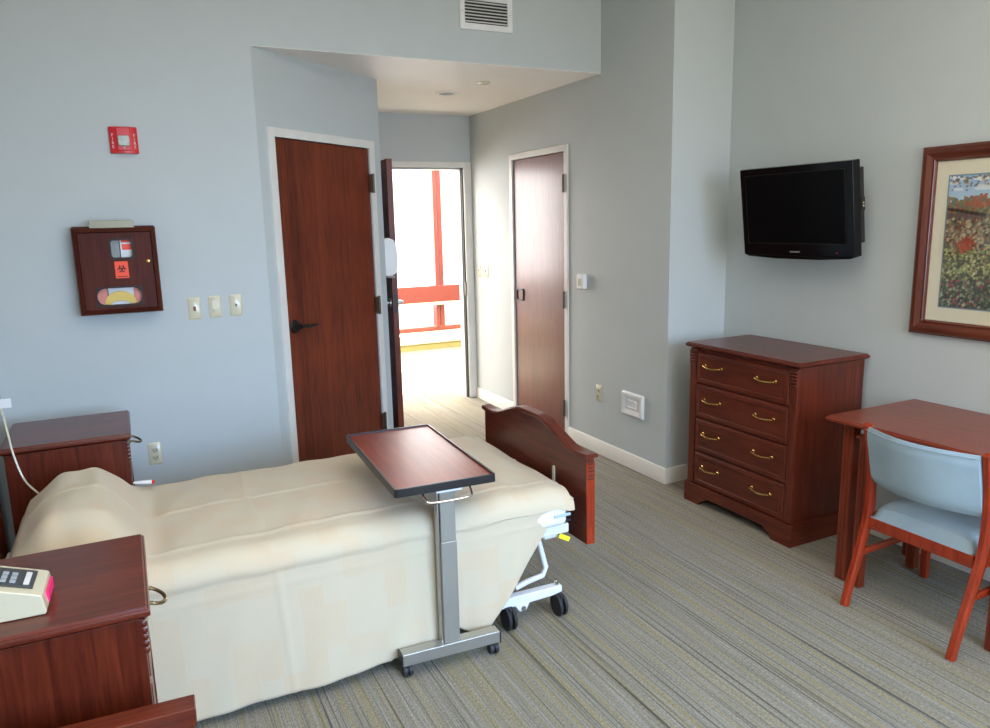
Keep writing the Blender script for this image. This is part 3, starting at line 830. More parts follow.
# dresser
DX0_, DX1_, DY0, DY1, DH = 2.84, 3.335, 2.478, 3.292, .946
t = thing('dresser', 'four-drawer cherry dresser with brass bail pulls under the television', 'dresser', ((DX0_+DX1_)/2, (DY0+DY1)/2, 0))
def L(ax, v): return v - (t.location.x if ax == 'x' else t.location.y)
def lb(x0, x1, y0, y1, z0, z1): 
    o = t.location; return (x0-o.x, x1-o.x, y0-o.y, y1-o.y, z0, z1)
xf = 2.872
bx('carcass', lb(xf, 3.325, 2.50, 3.27, .10, .918), 'cherry', t, .002)
bm = bmesh.new(); moulded_top(bm, *lb(DX0_, DX1_, DY0, DY1, .916, .946), ov=.02); obj('top', bm, 'cherry_y', t)
# corner posts
for ya, yb in ((2.50, 2.548), (3.222, 3.27)):
    p_ = bx('corner_post', lb(xf-.014, xf+.004, ya, yb, .12, .912), 'cherry', t, .005)
    scallops(p_, L('x', xf-.014), L('y', ya+.004), L('y', yb-.004), .905)
zs = [.118, .317, .516, .715, .905]
for a, b in zip(zs, zs[1:]):
    d_ = drawer(t, L('x', xf), L('y', 2.554), L('y', 3.216), a+.004, b-.006, -1)
    for y in (2.697, 3.077): bail(d_, L('x', xf-.014), L('y', y), (a+b)/2+.012, -1)
# bracket base
bm = bmesh.new()
y0, y1 = L('y', 2.488), L('y', 3.282)
prof = [(y0, 0), (y0+.12, 0), (y0+.135, .025), (y0+.165, .035), (y0+.185, .055), (y1-.185, .055), (y1-.165, .035), (y1-.135, .025), (y1-.12, 0), (y1, 0), (y1, .118), (y0, .118)]
prism(bm, prof, 'x', L('x', 2.848), L('x', 2.872)); obj('base_front', bm, 'cherry_y', t, .003)
for s, yy in ((0, 2.488), (1, 3.262)):
    bm = bmesh.new(); box(bm, *lb(2.868, 3.33, yy, yy+.02, 0, .118)); obj('base_side', bm, 'cherry_x', t, .003)

# nightstands (front faces +x, towards the foot of the bed)
def nightstand(cx, cy, label):
    t = thing('nightstand', label, 'nightstand', (cx, cy, 0), 0, 'bedside nightstands')
    hx_, hy_, H = .245, .243, .782
    bm = bmesh.new(); moulded_top(bm, -hx_, hx_, -hy_, hy_, H-.032, H, .018); obj('top', bm, 'cherry_x', t)
    bx('carcass', (-hx_+.018, hx_-.030, -hy_+.018, hy_-.018, .09, H-.032), 'cherry', t, .002)
    for s in (-1, 1):
        ya, yb = (s*(hy_-.018), s*(hy_-.058)); ya, yb = min(ya, yb), max(ya, yb)
        p_ = bx('corner_post', (hx_-.034, hx_-.018, ya, yb, .09, H-.034), 'cherry', t, .004)
        bm = bmesh.new()
        for k in range(5):
            z = H-.048-k*.017
            lathe(bm, [(.001, ya-.002), (.0085, ya+.001), (.009, (ya+yb)/2), (.0085, yb-.001), (.001, yb+.002)], (hx_-.018, 0, z), 'y', 12)
        obj('carved_reeding', bm, 'agedwood', p_)
    d_ = drawer(t, hx_-.030, -hy_+.062, hy_-.062, .565, H-.045, 1)
    ring_bail(d_, hx_-.014, 0, .685)
    dd = drawer(t, hx_-.030, -hy_+.062, hy_-.062, .11, .555, 1)
    ring_bail(dd, hx_-.014, -.11, .40)
    bm = bmesh.new(); box(bm, -hx_+.01, hx_-.012, -hy_+.010, hy_-.010, 0, .09); obj('base', bm, 'cherry_x', t, .004)
    return t
def ring_bail(parent, x, y, z):
    bm = bmesh.new()
    for s in (-1, 1): lathe(bm, [(.009, 0), (.009, .004), (.005, .008), (.005, .020)], (x, y+s*.045, z+.012), 'x', 12)
    tube(bm, [(x+.016+.034*math.sin(PI*k/16), y-.045*math.cos(PI*k/16), z+.012-.016*math.sin(PI*k/16)) for k in range(17)], .005, 8)
    return obj('handle', bm, 'agedbrass', parent)
M['agedwood'] = M['cherry']
nightstand(-.270, 2.035, 'cherry nightstand in the foreground with the beige keypad phone on top')
nightstand(-.288, 3.727, 'cherry nightstand on the far side of the bed against the blue wall')

# keypad phone on the near nightstand
ZP = .782
t = thing('telephone', 'beige wedge-shaped desk phone with charcoal keypad on the near nightstand', 'telephone', (-.33, 1.945, ZP+.001), math.radians(-2))
bm = bmesh.new()
prof = [(-.115, 0), (.093, 0), (.096, .006), (.090, .046), (.082, .050), (-.06, .100), (-.115, .104)]
prism(bm, prof, 'y', -.072, .070); obj('body', bm, 'almond', t, .006, seg=3)
sl = math.atan2(-.050, .142)
kp = bpy.data.objects.new('keypad', None); 
bm = bmesh.new(); box(bm, -.115, .0, -.048, .048, 0, .003)
kp = obj('keypad', bm, 'keypad', t, .001, loc=(.070, .002, .0555), rot=(0, -sl, 0))
for i in range(4):
    for j in range(3):
        bx('key', (-.050-.019*i, -.038-.019*i, -.034+.020*j, -.020+.020*j, .003, .0065), 'key', kp, .001)
bx('key_bar', (-.022, -.010, -.036, .030, .003, .006), 'labelwhite', kp, .001)
bx('pink_label', (.0925, .0975, -.03, .055, .010, .036), 'hotpink', t)

# ------------------------------------------------------------------ bed
def camelback(y0, y1, zlow, zcrest, zbot, n=60):
    """arched board outline in (y,z) with flared ends"""
    P = []
    for k in range(n+1):
        u = k/n; e = min(u, 1-u)
        z = zlow
        if e < .06: z = zlow + .006*(1-e/.06)
        s = max(0, min(1, (e-.07)/.36)); s = s*s*(3-2*s)
        z += (zcrest-zlow)*s
        P.append((y0+(y1-y0)*u, z))
    return [(y0, zbot)] + P + [(y1, zbot)]
bed = thing('hospital_bed', 'hospital bed with arched cherry headboard and footboard on white wheeled frame', 'bed', (.53, 2.88, 0))
BX, BY = .53, 2.88
def board(nm, xa, xb, y0, y1, zl, zc_, zb):
    bm = bmesh.new()
    pts = [(y-BY, z) for y, z in camelback(y0, y1, zl, zc_, zb)]
    prism(bm, pts, 'x', xa-BX, xb-BX)
    o = obj(nm, bm, 'cherry_y', bed, .003)
    # cap moulding following the arch
    bm = bmesh.new()
    top = pts[1:-1]
    rows = []
    top = [(top[0][0]-.012, top[0][1]+.002)] + top + [(top[-1][0]+.012, top[-1][1]+.002)]
    for y, z in top:
        rows.append([bm.verts.new(p) for p in ((xa-BX-.010, y, z-.004), (xa-BX-.012, y, z+.006), (xa-BX-.004, y, z+.014), (xb-BX+.004, y, z+.014), (xb-BX+.012, y, z+.006), (xb-BX+.010, y, z-.004))])
    for A, B in zip(rows, rows[1:]):
        for k in range(6): bm.faces.new((A[k], A[(k+1) % 6], B[(k+1) % 6], B[k]))
    bm.faces.new(rows[0]); bm.faces.new(rows[-1][::-1])
    obj('cap_moulding', bm, 'cherry_y', o)
    bm = bmesh.new()
    for k in range(5):
        z = zl-.020-k*.016
        lathe(bm, [(.001, xa-BX+.003), (.007, xa-BX+.005), (.007, xb-BX-.005), (.001, xb-BX-.003)], (0, y0-BY, z), 'x', 12)
    obj('carved_reeding', bm, 'cherry', o)
    return o
fb = board('footboard', 1.585, 1.622, 2.408, 3.352, .700, .783, .332)
bx('lit_edge', (1.584-BX, 1.623-BX, 2.404-BY, 2.414-BY, .334, .685), 'chairwood', fb, .002)  # brighter wood paints the light falling on the footboard's near end
bm = bmesh.new(); prism(bm, rrect(2.655-BY, 2.672-BY, .50, .60, .008), 'x', 1.580-BX, 1.586-BX); obj('bumper_slot', bm, 'almond', fb)
hb = board('headboard', -.565, -.53, 2.372, 3.385, .775, .86, .30)
bx('deck', (-.52-BX, 1.54-BX, 2.47-BY, 3.30-BY, .375, .416), 'whitesteel', bed, .006)
for xx in (-.45, 1.10):
    pass
bm = bmesh.new()
for y in (2.70, 3.06): box(bm, -.35-BX, 1.30-BX, y-.025-BY, y+.025-BY, .14, .19)
for x in (-.3, 1.22): box(bm, x-.03-BX, x+.03-BX, 2.50-BY, 3.26-BY, .141, .189)
obj('base_frame', bm, 'whitesteel', bed, .004)
bm = bmesh.new()
for x0_, x1_ in ((-.2, .15), (.9, .6)):
    for y in (2.66, 3.10): tube(bm, [(x0_-BX, y-BY, .18), ((x0_+x1_)/2-BX, y-BY, .29), (x1_-BX, y-BY, .395)], .022, 10)
obj('lift_arms', bm, 'whitesteel', bed)
# footside end tube bracket seen under the cover
bm = bmesh.new(); tube(bm, [(1.40-BX, 2.55-BY, .395), (1.43-BX, 2.53-BY, .33), (1.455-BX, 2.52-BY, .22), (1.44-BX, 2.52-BY, .185), (1.37-BX, 2.52-BY, .175), (1.31-BX, 2.52-BY, .16)], .012, 10)
obj('foot_tube', bm, 'whitesteel', bed)
# caster outriggers
def outrigger(x0, x1, y, nm='caster_arm'):
    bm = bmesh.new()
    prism(bm, [(x0-BX, .135), (x1-BX, .128), (x1-BX, .098), (x1-.05-BX, .090), ((x0+x1)/2+.035-BX, .088), ((x0+x1)/2+.018-BX, .058), ((x0+x1)/2-.014-BX, .058), ((x0+x1)/2-.034-BX, .088), (x0-BX, .092)], 'y', y-.02-BY, y+.02-BY)
    o = obj(nm, bm, 'whitesteel', bed, .006)
    bm = bmesh.new(); lathe(bm, [(.011, y-.026-BY), (.011, y-.018-BY)], ((x0+x1)/2+.002-BX, 0, .074), 'y', 12); obj('bolt', bm, 'chrome', o)
    bm = bmesh.new(); lathe(bm, [(.012, .12), (.012, .146), (.007, .15)], (x1-.02-BX, y-BY, 0), 'z', 12); obj('stem_cap', bm, 'chrome', o)
outrigger(1.14, 1.525, 2.52); outrigger(1.14, 1.525, 3.24)
def wheel(x, y, r=.048, w_=.036, parent=bed, ox=None, oy=None, brake=True):
    ox = BX if ox is None else ox; oy = BY if oy is None else oy
    bm = bmesh.new()
    for s in (-1, 1):
        c0 = s*w_*.18; c1 = s*w_*.5
        lathe(bm, [(r*.55, x-ox+c0), (r*.96, x-ox+c0), (r, x-ox+(c0+c1)/2), (r*.94, x-ox+c1), (r*.4, x-ox+c1*1.05)], (0, y-oy, r+.001), 'x', 24)
    lathe(bm, [(r*.25, x-ox-w_*.5), (r*.25, x-ox+w_*.5)], (0, y-oy, r+.001), 'x', 12)
    o = obj('caster', bm, 'rubber', parent)
    bm = bmesh.new(); box(bm, x-ox-.006, x-ox+.006, y-oy-r*.5, y-oy+r*.5, r*1.0, r*2.02); obj('fork', bm, 'rubber', o, .003)
    return o
for y in (2.515, 3.24):
    wheel(1.265, y-.02); wheel(1.505, y-.02); wheel(-.30, y)
for y in (2.52, 3.24): outrigger(-.42, -.1, y)
bx('side_latch', (1.43-BX, 1.50-BX, 2.485-BY, 2.52-BY, .355, .392), 'whitesteel', bed, .008)
bm = bmesh.new(); lathe(bm, [(.014, 1.52-BX), (.014, 1.56-BX)], (0, 2.50-BY, .415), 'x', 12); obj('mount_bolt', bm, 'bronze', bed)
bm = bmesh.new(); box(bm, 0, .055, -.001, .001, -.010, .010); obj('yellow_tag', bm, 'yellow', bed, loc=(1.49-BX, 2.465-BY, .372), rot=(0, .5, 0))
bm = bmesh.new(); tube(bm, [(1.54-BX, 2.62-BY, .41), (1.586-BX, 2.62-BY, .44)], .012, 8); tube(bm, [(1.54-BX, 3.14-BY, .41), (1.586-BX, 3.14-BY, .44)], .012, 8)
tube(bm, [(-.52-BX, 2.62-BY, .41), (-.531-BX, 2.62-BY, .44)], .012, 8)
obj('board_mount', bm, 'whitesteel', bed)

# mattress
mt = thing('mattress', 'white mattress with a pale blue band, showing at the foot corner under the cover', 'mattress', (.49, 2.885, .43))
bm = bmesh.new(); box(bm, -.89, 1.03, -.446, .446, -.012, .102); obj('mattress_body', bm, 'mattress', mt, .030, seg=4)
bx('blue_band', (.96, 1.036, -.4515, .4515, .034, .046), 'bluestripe', mt, .003)

# bedspread
rn = random.Random(11)
def sm(a, b, x):
    k = max(0., min(1., (x-a)/(b-a))); return k*k*(3-2*k)
x0, x1 = -.435, 1.535
NX = 190
xsr = [x0+(x1-x0)*i/(NX-1) for i in range(NX)]
YF_, YN_ = 3.385, 2.432      # far and near planes of the cover
RAD = .08
def hem_near(x):
    h_ = .045
    if x < .75: h_ = .028 + .02*max(0, x)/.75
    else: h_ = .045 + .06*math.exp(-((x-.99)/.06)**2) + .01
    if x > 1.14: h_ = .055 + (x-1.14)/(1.50-1.14)*.475
    return min(h_, .53)
def topz(x, y):
    z = .585
    z += .013*math.sin((x+.3)*2.2)*math.sin((y-2.4)/.95*PI)
    # pillow bulge
    px = (.35+.65*sm(-.44, -.28, x))*(1-sm(-.19, .04, x))
    py = sm(2.45, 2.70, y)*(1-sm(3.14, 3.37, y))
    z += .160*px*(.18+.82*py)
    z += .020*math.exp(-((x+.02)/.05)**2)*py*-1
    # shallow wrinkles
    z += .0035*math.sin(14*x+6*y)*math.sin(9*y-3*x+1) + .002*math.sin(31*x-17*y)
    z += .0025*math.sin(60*(x+.2)+8*y)*px
    # pressed creases
    for yc in (2.93, 2.56): z += .0045*math.exp(-((y-yc-.02*math.sin(2*x))/.010)**2)
    for xc in (.36, .93, 1.32): z += .0035*math.exp(-((x-xc-.02*math.sin(4*y))/.010)**2)
    z -= .015*sm(1.46, 1.535, x) + .05*(1-sm(-.44, -.40, x))
    return z
bm = bmesh.new(); uvl = bm.loops.layers.uv.new('UVMap')
rows = []; uvs = {}
NT, NR, ND = 90, 8, 46
for x in xsr:
    row = []
    hn = hem_near(x); hf = .22
    if x > 1.40: hf = .22+(x-1.40)/.135*.22
    zt_n = topz(x, YN_+RAD); zt_f = topz(x, YF_-RAD)
    P = []
    # far drop (bottom to top)
    for k in range(12):
        z = hf+(zt_f-RAD-hf)*k/12; P.append((YF_+.010*math.sin(9*x)*(1-k/12), z))
    for k in range(NR+1):
        a = PI/2*k/NR; P.append((YF_-RAD+RAD*math.cos(a), zt_f-RAD+RAD*math.sin(a)))
    for k in range(1, NT):
        y = YF_-RAD+(YN_-YF_+2*RAD)*k/NT; P.append((y, topz(x, y)))
    for k in range(NR+1):
        a = PI/2*k/NR; P.append((YN_+RAD-RAD*math.sin(a), zt_n-RAD+RAD*math.cos(a)))
    zb = zt_n-RAD
    for k in range(1, ND+1):
        f = k/ND; z = zb+(hn-zb)*f
        amp = f**1.3
        fold = .013*math.sin(7.5*x+.8)+.008*math.sin(17*x+2.5*f)+.004*math.sin(41*x+4*f)
        fold += .018*math.exp(-((x-1.06)/.045)**2) - .014*math.exp(-((x-.90)/.028)**2)
        ss = sm(1.06, 1.5, x)
        yy = YN_ + .006 - amp*.006 + amp*fold*.7 + .02*f*ss
        for xc, wd in ((.36, .008), (.93, .006)): yy -= .004*math.exp(-((x-xc-.03*f)/wd)**2)
        yy -= .0015*math.exp(-((z-.45)/.008)**2)
        # table column presses here: keep behind its face
        P.append((yy, z))
    s = 0; last = None
    for (y, z) in P:
        if last: s += math.hypot(y-last[0], z-last[1])
        last = (y, z)
        xx = x
        if x > 1.5: xx = x - .0*(z < .5)
        v = bm.verts.new((xx, y, z)); uvs[v] = (x, s); row.append(v)
    rows.append(row)
# flap down the head end
pre = []
for e in range(1, 7):
    f = e/6; pre.insert(0, [])
    for v in rows[0]:
        z = v.co.z
        nv = bm.verts.new((x0-.02*math.sin(PI*f*.6), v.co.y, min(z, z-(z-.44)*f) if z > .44 else z)); uvs[nv] = (x0-.1*f, uvs[v][1]); pre[0].append(nv)
rows = pre + rows; NX += 6
# end flap over the foot of the mattress
for e in range(1, 7):
    f = e/6; row = []
    for k, v in enumerate(rows[NX-1]):
        z = v.co.z; zz = z-(.10*f if z > .5 else 0)
        y = v.co.y
        nv = bm.verts.new((x1+.012*math.sin(PI*f), y + (2.885-y)*.02*f, max(zz, min(z, .53)))); uvs[nv] = (x1+.1*f, uvs[v][1]); row.append(nv)
    rows.append(row)
for A, B in zip(rows, rows[1:]):
    for k in range(len(A)-1):
        f = bm.faces.new((A[k], A[k+1], B[k+1], B[k]))
        for lp in f.loops: lp[uvl].uv = uvs[lp.vert]
sp = obj('bedspread', bm, 'spread')
tag(sp, 'cream woven bedspread drawn over the pillow end and hanging to the floor', 'bedspread')
so = sp.modifiers.new('thick', 'SOLIDIFY'); so.thickness = .003; so.offset = -1

# call cord and its red button
t = thing('call_pendant', 'thin cream call cord with a tag and red-buttoned white pendant at the pillow', 'call button', (-.45, 3.42, .7))
def cp(P): return [(a+.45, b-3.42, c-.7) for a, b, c in P]
bm = bmesh.new()
def catmull(P, n=8):
    P = [Vector(p) for p in P]; out = []
    for i in range(len(P)-1):
        a, b, c, d_ = P[max(i-1, 0)], P[i], P[i+1], P[min(i+2, len(P)-1)]
        for k in range(n):
            u = k/n; out.append(.5*((2*b)+(c-a)*u+(2*a-5*b+4*c-d_)*u*u+(3*b-a-3*c+d_)*u**3))
    return out+[P[-1]]
ctrl = [(-.598, 3.46, 1.09), (-.545, 3.45, 1.075), (-.508, 3.44, 1.03), (-.490, 3.44, .955), (-.480, 3.44, .865), (-.468, 3.43, .76), (-.44, 3.41, .66), (-.39, 3.38, .60)]
tube(bm, catmull(cp(ctrl)), .0042, 8); cb = obj('cable', bm, 'almond', t)
bx('cable_tag', tuple(c for c in (-.042, -.002, .013, .016, .262, .300)), 'labelwhite', t, .001)
pv = (.45+(-.005), 3.27-3.42, .617-.7)
bm = bmesh.new(); tube(bm, [(-.05, 0, .004), (-.03, 0, .004), (.018, 0, .004), (.024, 0, .004)], .008, 12, radii=[.004, .007, .009, .008]); pd = obj('pendant', bm, 'white', t, loc=pv, rot=(0, 0, math.radians(-20)))
bm = bmesh.new(); lathe(bm, [(.0075, .024), (.0075, .030), (.004, .034)], (0, 0, .004), 'x', 14); obj('red_button', bm, M['red'], pd)

# ------------------------------------------------------------------ overbed table
OA = math.radians(-3)
t = thing('overbed_table', 'wheeled overbed table with black-edged cherry top and steel column', 'table', (.96, 2.385, 0), OA)
ob = t
bm = bmesh.new(); box(bm, -.195, .195, -.025, .025, .052, .098); obj('base_bar', bm, 'steel', t, .002)
for s in (-1, 1): bx('end_cap', (s*.195-.003, s*.195+.003, -.026, .026, .050, .099), 'black', t, .001)
bx('spine', (-.03, .03, .025, .62, .054, .096), 'steel', t, .002)
bx('base_bar', (-.195, .195, .62, .67, .052, .098), 'steel', t, .002)
for s in (-1, 1):
    for y in (-.002, .645):
        bm = bmesh.new(); r = .024
        for q in (-1, 1): lathe(bm, [(r*.5, q*.004), (r*.97, q*.004), (r, q*.010), (r*.9, q*.016)], (s*.172, y, r+.001), 'x' , 20) if False else None
        lathe(bm, [(r*.6, -.018), (r*.95, -.017), (r, -.010), (r, -.004), (r*.6, -.003), (r*.6, .003), (r, .004), (r, .010), (r*.95, .017), (r*.6, .018)], (s*.172, y, r+.001), 'x', 22)
        bm2 = bmesh.new()
        c = obj('caster', bm, 'rubber', t)
        prism(bm2, [(y-.020, .030), (y+.018, .030), (y+.022, .054), (y-.022, .054)], 'x', s*.172-.005, s*.172+.005); obj('fork', bm2, 'rubber', c, .002)
bx('outer_column', (-.028, .034, -.018, .034, .098, .50), 'nickelpaint', t, .003)
bx('inner_column', (-.026, .032, -.016, .032, .50, .722), 'nickelpaint', t, .002)
bx('column_channel', (-.034, -.028, -.004, .030, .098, .70), 'steel', t, .001)
# top assembly hangs off the column towards +y
ty0, ty1 = -.225, .535; tx0, tx1 = -.235, .155
tx0, tx1 = -.210, .166; ty0, ty1 = -.087, .675
bm = bmesh.new(); box(bm, -.05, .055, .05, .48, .706, .729); obj('support_rail', bm, 'greyclear', t, .003)
bx('release_housing', (-.048, .052, -.045, .06, .700, .730), 'whitesteel', t, .004)
bm = bmesh.new(); box(bm, tx0+.006, tx1-.006, ty0+.006, ty1-.006, .729, .750); tp = obj('tabletop', bm, 'tabletop', t)
bm = bmesh.new()
ring_prism(bm, rrect(tx0, tx1, ty0, ty1, .012, 4), rrect(tx0+.009, tx1-.009, ty0+.009, ty1-.009, .006, 4), 'z', .725, .756)
obj('edge_band', bm, 'black', tp, .002)
bm = bmesh.new(); tube(bm, catmull([(-.100, -.03, .722), (-.098, -.075, .700), (-.078, -.095, .690), (.052, -.095, .690), (.074, -.075, .700), (.076, -.03, .722)], 5), .0045, 8)
obj('release_lever', bm, 'chrome', t)

# ------------------------------------------------------------------ writing desk, nested table, chair
def leg_desk(nm, x0, x1, y0, y1, h, parent, mat='deskleg'):
    bm = bmesh.new(); box(bm, x0, x1, y0, y1, 0, h); o = obj(nm, bm, mat, parent, .004)
    bm = bmesh.new()
    for k in (1, 2):
        yy = y0+(y1-y0)*k/3; box(bm, x0-.0012, x0+.001, yy-.0022, yy+.0022, .01, h-.03)
    obj('fluting', bm, 'cherry', o)
    return o
KX0, KX1, KY0, KY1 = 2.725, 3.335, 1.13, 2.228
t = thing('writing_desk', 'cherry writing desk with square legs under the framed picture', 'desk', (3.03, 1.68, 0))
o_ = t.location
def q(x0, x1, y0, y1, z0, z1): return (x0-o_.x, x1-o_.x, y0-o_.y, y1-o_.y, z0, z1)
bm = bmesh.new(); moulded_top(bm, *q(KX0, KX1, KY0, KY1, .738, .766), ov=.03); obj('top', bm, 'desk', t)
for xa in (2.79, 3.262):
    for ya in (1.17, 2.128):
        leg_desk('leg', xa-o_.x, xa+.05-o_.x, ya-o_.y, ya+.05-o_.y, .739, t)
bx('side_apron', q(2.84, 3.262, 2.138, 2.160, .70, .739), 'desk', t, .002)
bx('side_apron', q(2.84, 3.262, 1.19, 1.21, .70, .739), 'desk', t, .002)
bx('back_apron', q(3.29, 3.308, 1.22, 2.128, .65, .739), 'desk', t, .002)
t = thing('nesting_table', 'smaller cherry table nested under the writing desk behind the chair', 'table', (2.99, 1.77, 0))
o_ = t.location
bm = bmesh.new(); moulded_top(bm, *q(2.77, 3.215, 1.452, 2.102, .682, .702), ov=.01); obj('top', bm, 'desk', t)
for xa in (2.785, 3.160):
    for ya in (1.460, 2.048):
        leg_desk('leg', xa-o_.x, xa+.042-o_.x, ya-o_.y, ya+.042-o_.y, .683, t)
bx('side_rail', q(2.827, 3.16, 2.056, 2.076, .64, .683), 'desk', t, .002)
bx('side_rail', q(2.827, 3.16, 1.472, 1.492, .64, .683), 'desk', t, .002)

t = thing('side_chair', 'cherry side chair with pale blue padded seat and back at the desk', 'chair', (2.87, 1.748, 0))
o_ = t.location
YL, YR = 1.978-o_.y, 1.518-o_.y
ps = [(2.612, 0), (2.628, .07), (2.662, .18), (2.70, .30), (2.726, .40), (2.728, .50), (2.716, .62), (2.692, .73), (2.676, .790)]
for y in (YL, YR):
    bm = bmesh.new()
    pp = catmull([(x-o_.x, y-(.022*z/.8 if y == YR else 0), z) for x, z in ps], 5)
    rows = []
    for i, p in enumerate(pp):
        tg = (pp[min(i+1, len(pp)-1)]-pp[max(i-1, 0)]).normalized(); nrm = Vector((tg.z, 0, -tg.x))
        wv = .019+.004*math.sin(PI*min(1, p.z/.8)); wy = .0155
        wv = .016+.008*math.exp(-((p.z-.38)/.16)**2)
        rows.append([bm.verts.new(p+nrm*a*wv+Vector((0, b*wy, 0))) for a, b in ((-1, -.6), (-.6, -1), (.6, -1), (1, -.6), (1, .6), (.6, 1), (-.6, 1), (-1, .6))])
    for A, B in zip(rows, rows[1:]):
        for k in range(8): bm.faces.new((A[k], A[(k+1) % 8], B[(k+1) % 8], B[k]))
    bm.faces.new(rows[0]); bm.faces.new(rows[-1][::-1])
    lg = obj('leg', bm, 'chairwood', t)
    bm = bmesh.new(); lathe(bm, [(.013, .0), (.013, .006)], (2.613-o_.x, y, 0), 'z', 14); obj('glide', bm, 'white', lg)
    bm = bmesh.new()
    prism(bm, [(3.115-o_.x, .41), (3.153-o_.x, .41), (3.150-o_.x, 0), (3.124-o_.x, 0)], 'y', y-.017, y+.017)
    lg = obj('leg', bm, 'chairwood', t, .004)
    bx('side_rail', (2.718-o_.x, 3.12-o_.x, y-.010, y+.010, .335, .392), 'chairwood_x', t, .003)
    bm = bmesh.new(); tube(bm, [(2.69-o_.x, y, .225), (3.13-o_.x, y, .235)], .01, 12, sq=(.009, .014)); obj('stretcher', bm, 'chairwood_x', t)
bx('back_rail', (2.708-o_.x, 2.728-o_.x, YR+.01, YL-.01, .335, .385), 'chairwood', t, .003)
bx('front_rail', (3.122-o_.x, 3.142-o_.x, YR+.01, YL-.01, .345, .402), 'chairwood', t, .003)
# seat cushion
bm = bmesh.new(); nu, nv = 20, 20; R = []
xa, xb = 2.712-o_.x, 3.160-o_.x; ya, yb = YR+.018, YL-.018
def cush(u, v):
    e = (1-abs(2*u-1)**4)*(1-abs(2*v-1)**4)
    yv = ya+(yb-ya)*v
    if u > .06: yv = ya-.018+(yb-ya+.036)*v if u > .12 else yv
    return Vector((xa+(xb-xa)*u, ya+(yb-ya)*v, .388+.020*u+.072*max(0, e)**.35))
top = [[bm.verts.new(cush(i/nu, j/nv)) for j in range(nv+1)] for i in range(nu+1)]
bot = [[bm.verts.new((p.co.x, p.co.y, .384+.018*i/nu)) for p in r_] for i, r_ in enumerate(top)]
for i in range(nu):
    for j in range(nv):
        bm.faces.new((top[i][j], top[i+1][j], top[i+1][j+1], top[i][j+1])); bm.faces.new((bot[i][j], bot[i][j+1], bot[i+1][j+1], bot[i+1][j]))
for i in range(nu):
    for j in (0, nv): bm.faces.new((top[i][j], top[i+1][j], bot[i+1][j], bot[i][j]))
for j in range(nv):
    for i in (0, nu): bm.faces.new((top[i][j], top[i][j+1], bot[i][j+1], bot[i][j]))
obj('seat', bm, 'fabric', t)
# back pad, bowed away from the sitter
def backpad(z0, z1, grow, nm, mat, thick=.020):
    bm = bmesh.new(); n, k = 24, 10; F, B_ = [], []
    for i in range(n+1):
        u = i/n; y = YR-.004+(YL-YR-.010)*u
        bow = -.062*math.sin(PI*u)
        rf, rb = [], []
        for j in range(k+1):
            v = j/k; z = z0+(z1-z0)*v
            lean = -(z-.62)*.24
            xc = 2.708-o_.x+bow+lean
            th = thick*(1-abs(2*v-1)**6)**.5*.85+.003
            rf.append(bm.verts.new((xc-th, y, z))); rb.append(bm.verts.new((xc+th, y, z)))
        F.append(rf); B_.append(rb)
    for i in range(n):
        for j in range(k):
            bm.faces.new((F[i][j], F[i+1][j], F[i+1][j+1], F[i][j+1])); bm.faces.new((B_[i][j], B_[i][j+1], B_[i+1][j+1], B_[i+1][j]))
        bm.faces.new((F[i][0], B_[i][0], B_[i+1][0], F[i+1][0])); bm.faces.new((F[i][k], F[i+1][k], B_[i+1][k], B_[i][k]))
    bm.faces.new(F[0]+B_[0][::-1]); bm.faces.new(F[n]+B_[n][::-1])
    return obj(nm, bm, mat, t)
bk = backpad(.538, .784, 0, 'backrest', 'fabric')
bm = bmesh.new()
P = []
for i in range(25):
    u = i/24; y = YR-.004+(YL-YR-.010)*u; z = .782
    P.append((2.708-o_.x-.062*math.sin(PI*u)-(z-.62)*.24-.017, y, z-.008))
tube(bm, P, .0022, 6); obj('piping', bm, 'piping', bk)

# ------------------------------------------------------------------ armchair corner in the foreground
t = thing('armchair', 'dark cherry armchair arm cut off by the bottom left edge, beside the near nightstand', 'armchair', (-.262, 1.36, 0), math.radians(-3))
o_ = t.location
for y, in ((.268,), (-.268,)):
    a = bx('arm', (-.30, .292, y-.028, y+.028, .585, .628), 'cherry_x', t, .003)
    bx('arm_panel', (-.29, .287, y-.024, y+.024, .16, .586), 'cherry_x', t, .002)
    for x in (-.285, .255): bx('leg', (x, x+.034, y-.022, y+.022, 0, .161), 'cherry', t, .003)
bx('seat', (-.27, .26, -.243, .243, .26, .43), 'fabric', t, .03)
bm = bmesh.new(); prism(bm, [(-.29, .40), (-.21, .40), (-.25, .93), (-.31, .93)], 'y', -.243, .243); obj('backrest', bm, 'fabric', t, .02)

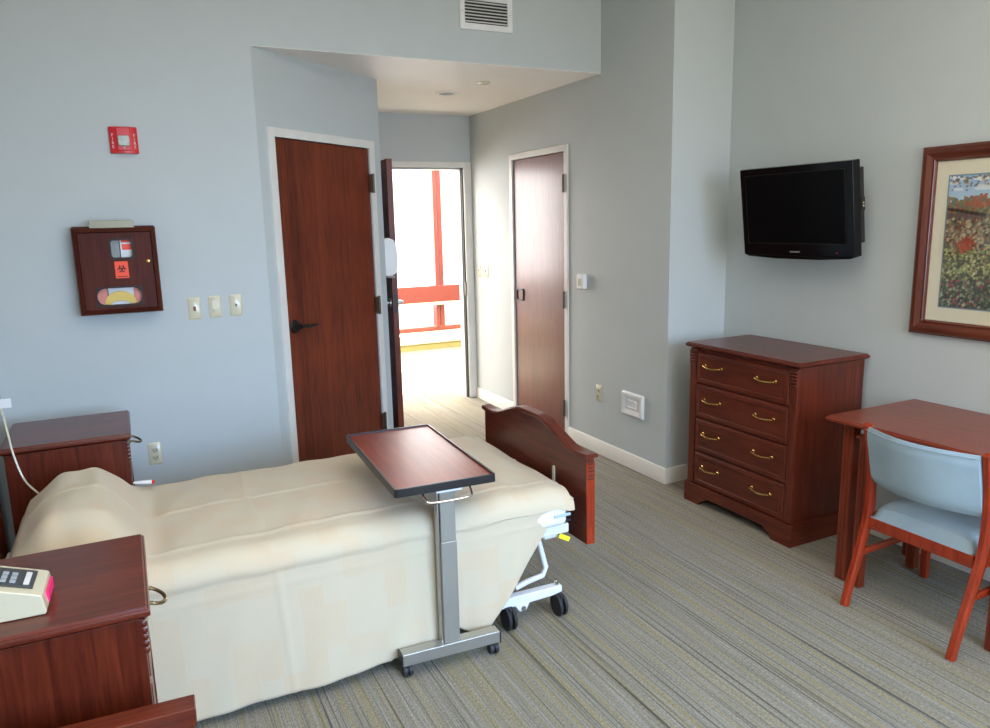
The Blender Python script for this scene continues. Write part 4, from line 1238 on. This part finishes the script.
# ------------------------------------------------------------------ light
def area(name, loc, rot, sx, sy, power, col):
    l = bpy.data.lights.new(name, 'AREA'); l.shape = 'RECTANGLE'; l.size = sx; l.size_y = sy; l.energy = power; l.color = col
    o = bpy.data.objects.new(name, l); COL.objects.link(o); o.location = loc; o.rotation_euler = rot
    return o
area('window_daylight', (1.65, YF+.02, 1.65), (PI/2, 0, 0), 2.8, 1.75, 64, (1.0, 0.935, 0.84))
a_ = area('window_sky', (1.65, YF+.03, 1.7), (math.radians(66), 0, math.radians(8)), 2.8, 1.4, 50, (0.25, 0.54, 1.0)); a_.data.spread = math.radians(75)
area('ceiling_bounce', (1.0, .9, ZC-.05), (0, 0, 0), 2.6, 2.4, 56, (1.0, 0.93, 0.82))
area('corridor_daylight', (1.5, 9.9, 1.7), (-PI/2, 0, 0), 10.0, 2.4, 900, (1.0, 0.96, 0.93))
area('corridor_fill', (2.6, 7.8, 2.70), (0, 0, 0), 3.5, 1.6, 380, (1.0, 0.96, 0.92))  # unseen fill light, added to brighten the corridor floor
s = bpy.data.lights.new('sun', 'SUN'); s.energy = 32; s.angle = .02; s.color = (1, .96, .88)
so_ = bpy.data.objects.new('sun', s); COL.objects.link(so_); so_.rotation_euler = (math.radians(-48), 0, math.radians(8))
wd = bpy.data.worlds.new('world'); sc.world = wd; wd.use_nodes = True
bg = wd.node_tree.nodes['Background']; bg.inputs[0].default_value = (.95, .97, 1.0, 1); bg.inputs[1].default_value = 2.2

# ------------------------------------------------------------------ camera
cam = bpy.data.cameras.new('camera'); co = bpy.data.objects.new('camera', cam); COL.objects.link(co)
yaw, pit, rol, f = 0.4575, -0.1880, -0.0230, 744.64
fwd = Vector((math.sin(yaw)*math.cos(pit), math.cos(yaw)*math.cos(pit), math.sin(pit)))
rt = Vector((math.cos(yaw), -math.sin(yaw), 0)); up = rt.cross(fwd)
Rv = math.cos(rol)*rt+math.sin(rol)*up; Uv = -math.sin(rol)*rt+math.cos(rol)*up
co.matrix_world = Matrix(((Rv.x, Uv.x, -fwd.x, 0), (Rv.y, Uv.y, -fwd.y, 0), (Rv.z, Uv.z, -fwd.z, 1.6408), (0, 0, 0, 1)))
cam.sensor_width = 36; cam.lens = f*36/990; cam.clip_start = .05; cam.clip_end = 100
sc.camera = co
sc.view_settings.view_transform = 'Standard'
sc.view_settings.look = 'None'
sc.view_settings.exposure = 0.0
sc.cycles.max_bounces = 10; sc.cycles.diffuse_bounces = 6
sc.cycles.use_denoising = True
sc.cycles.sample_clamp_indirect = 6
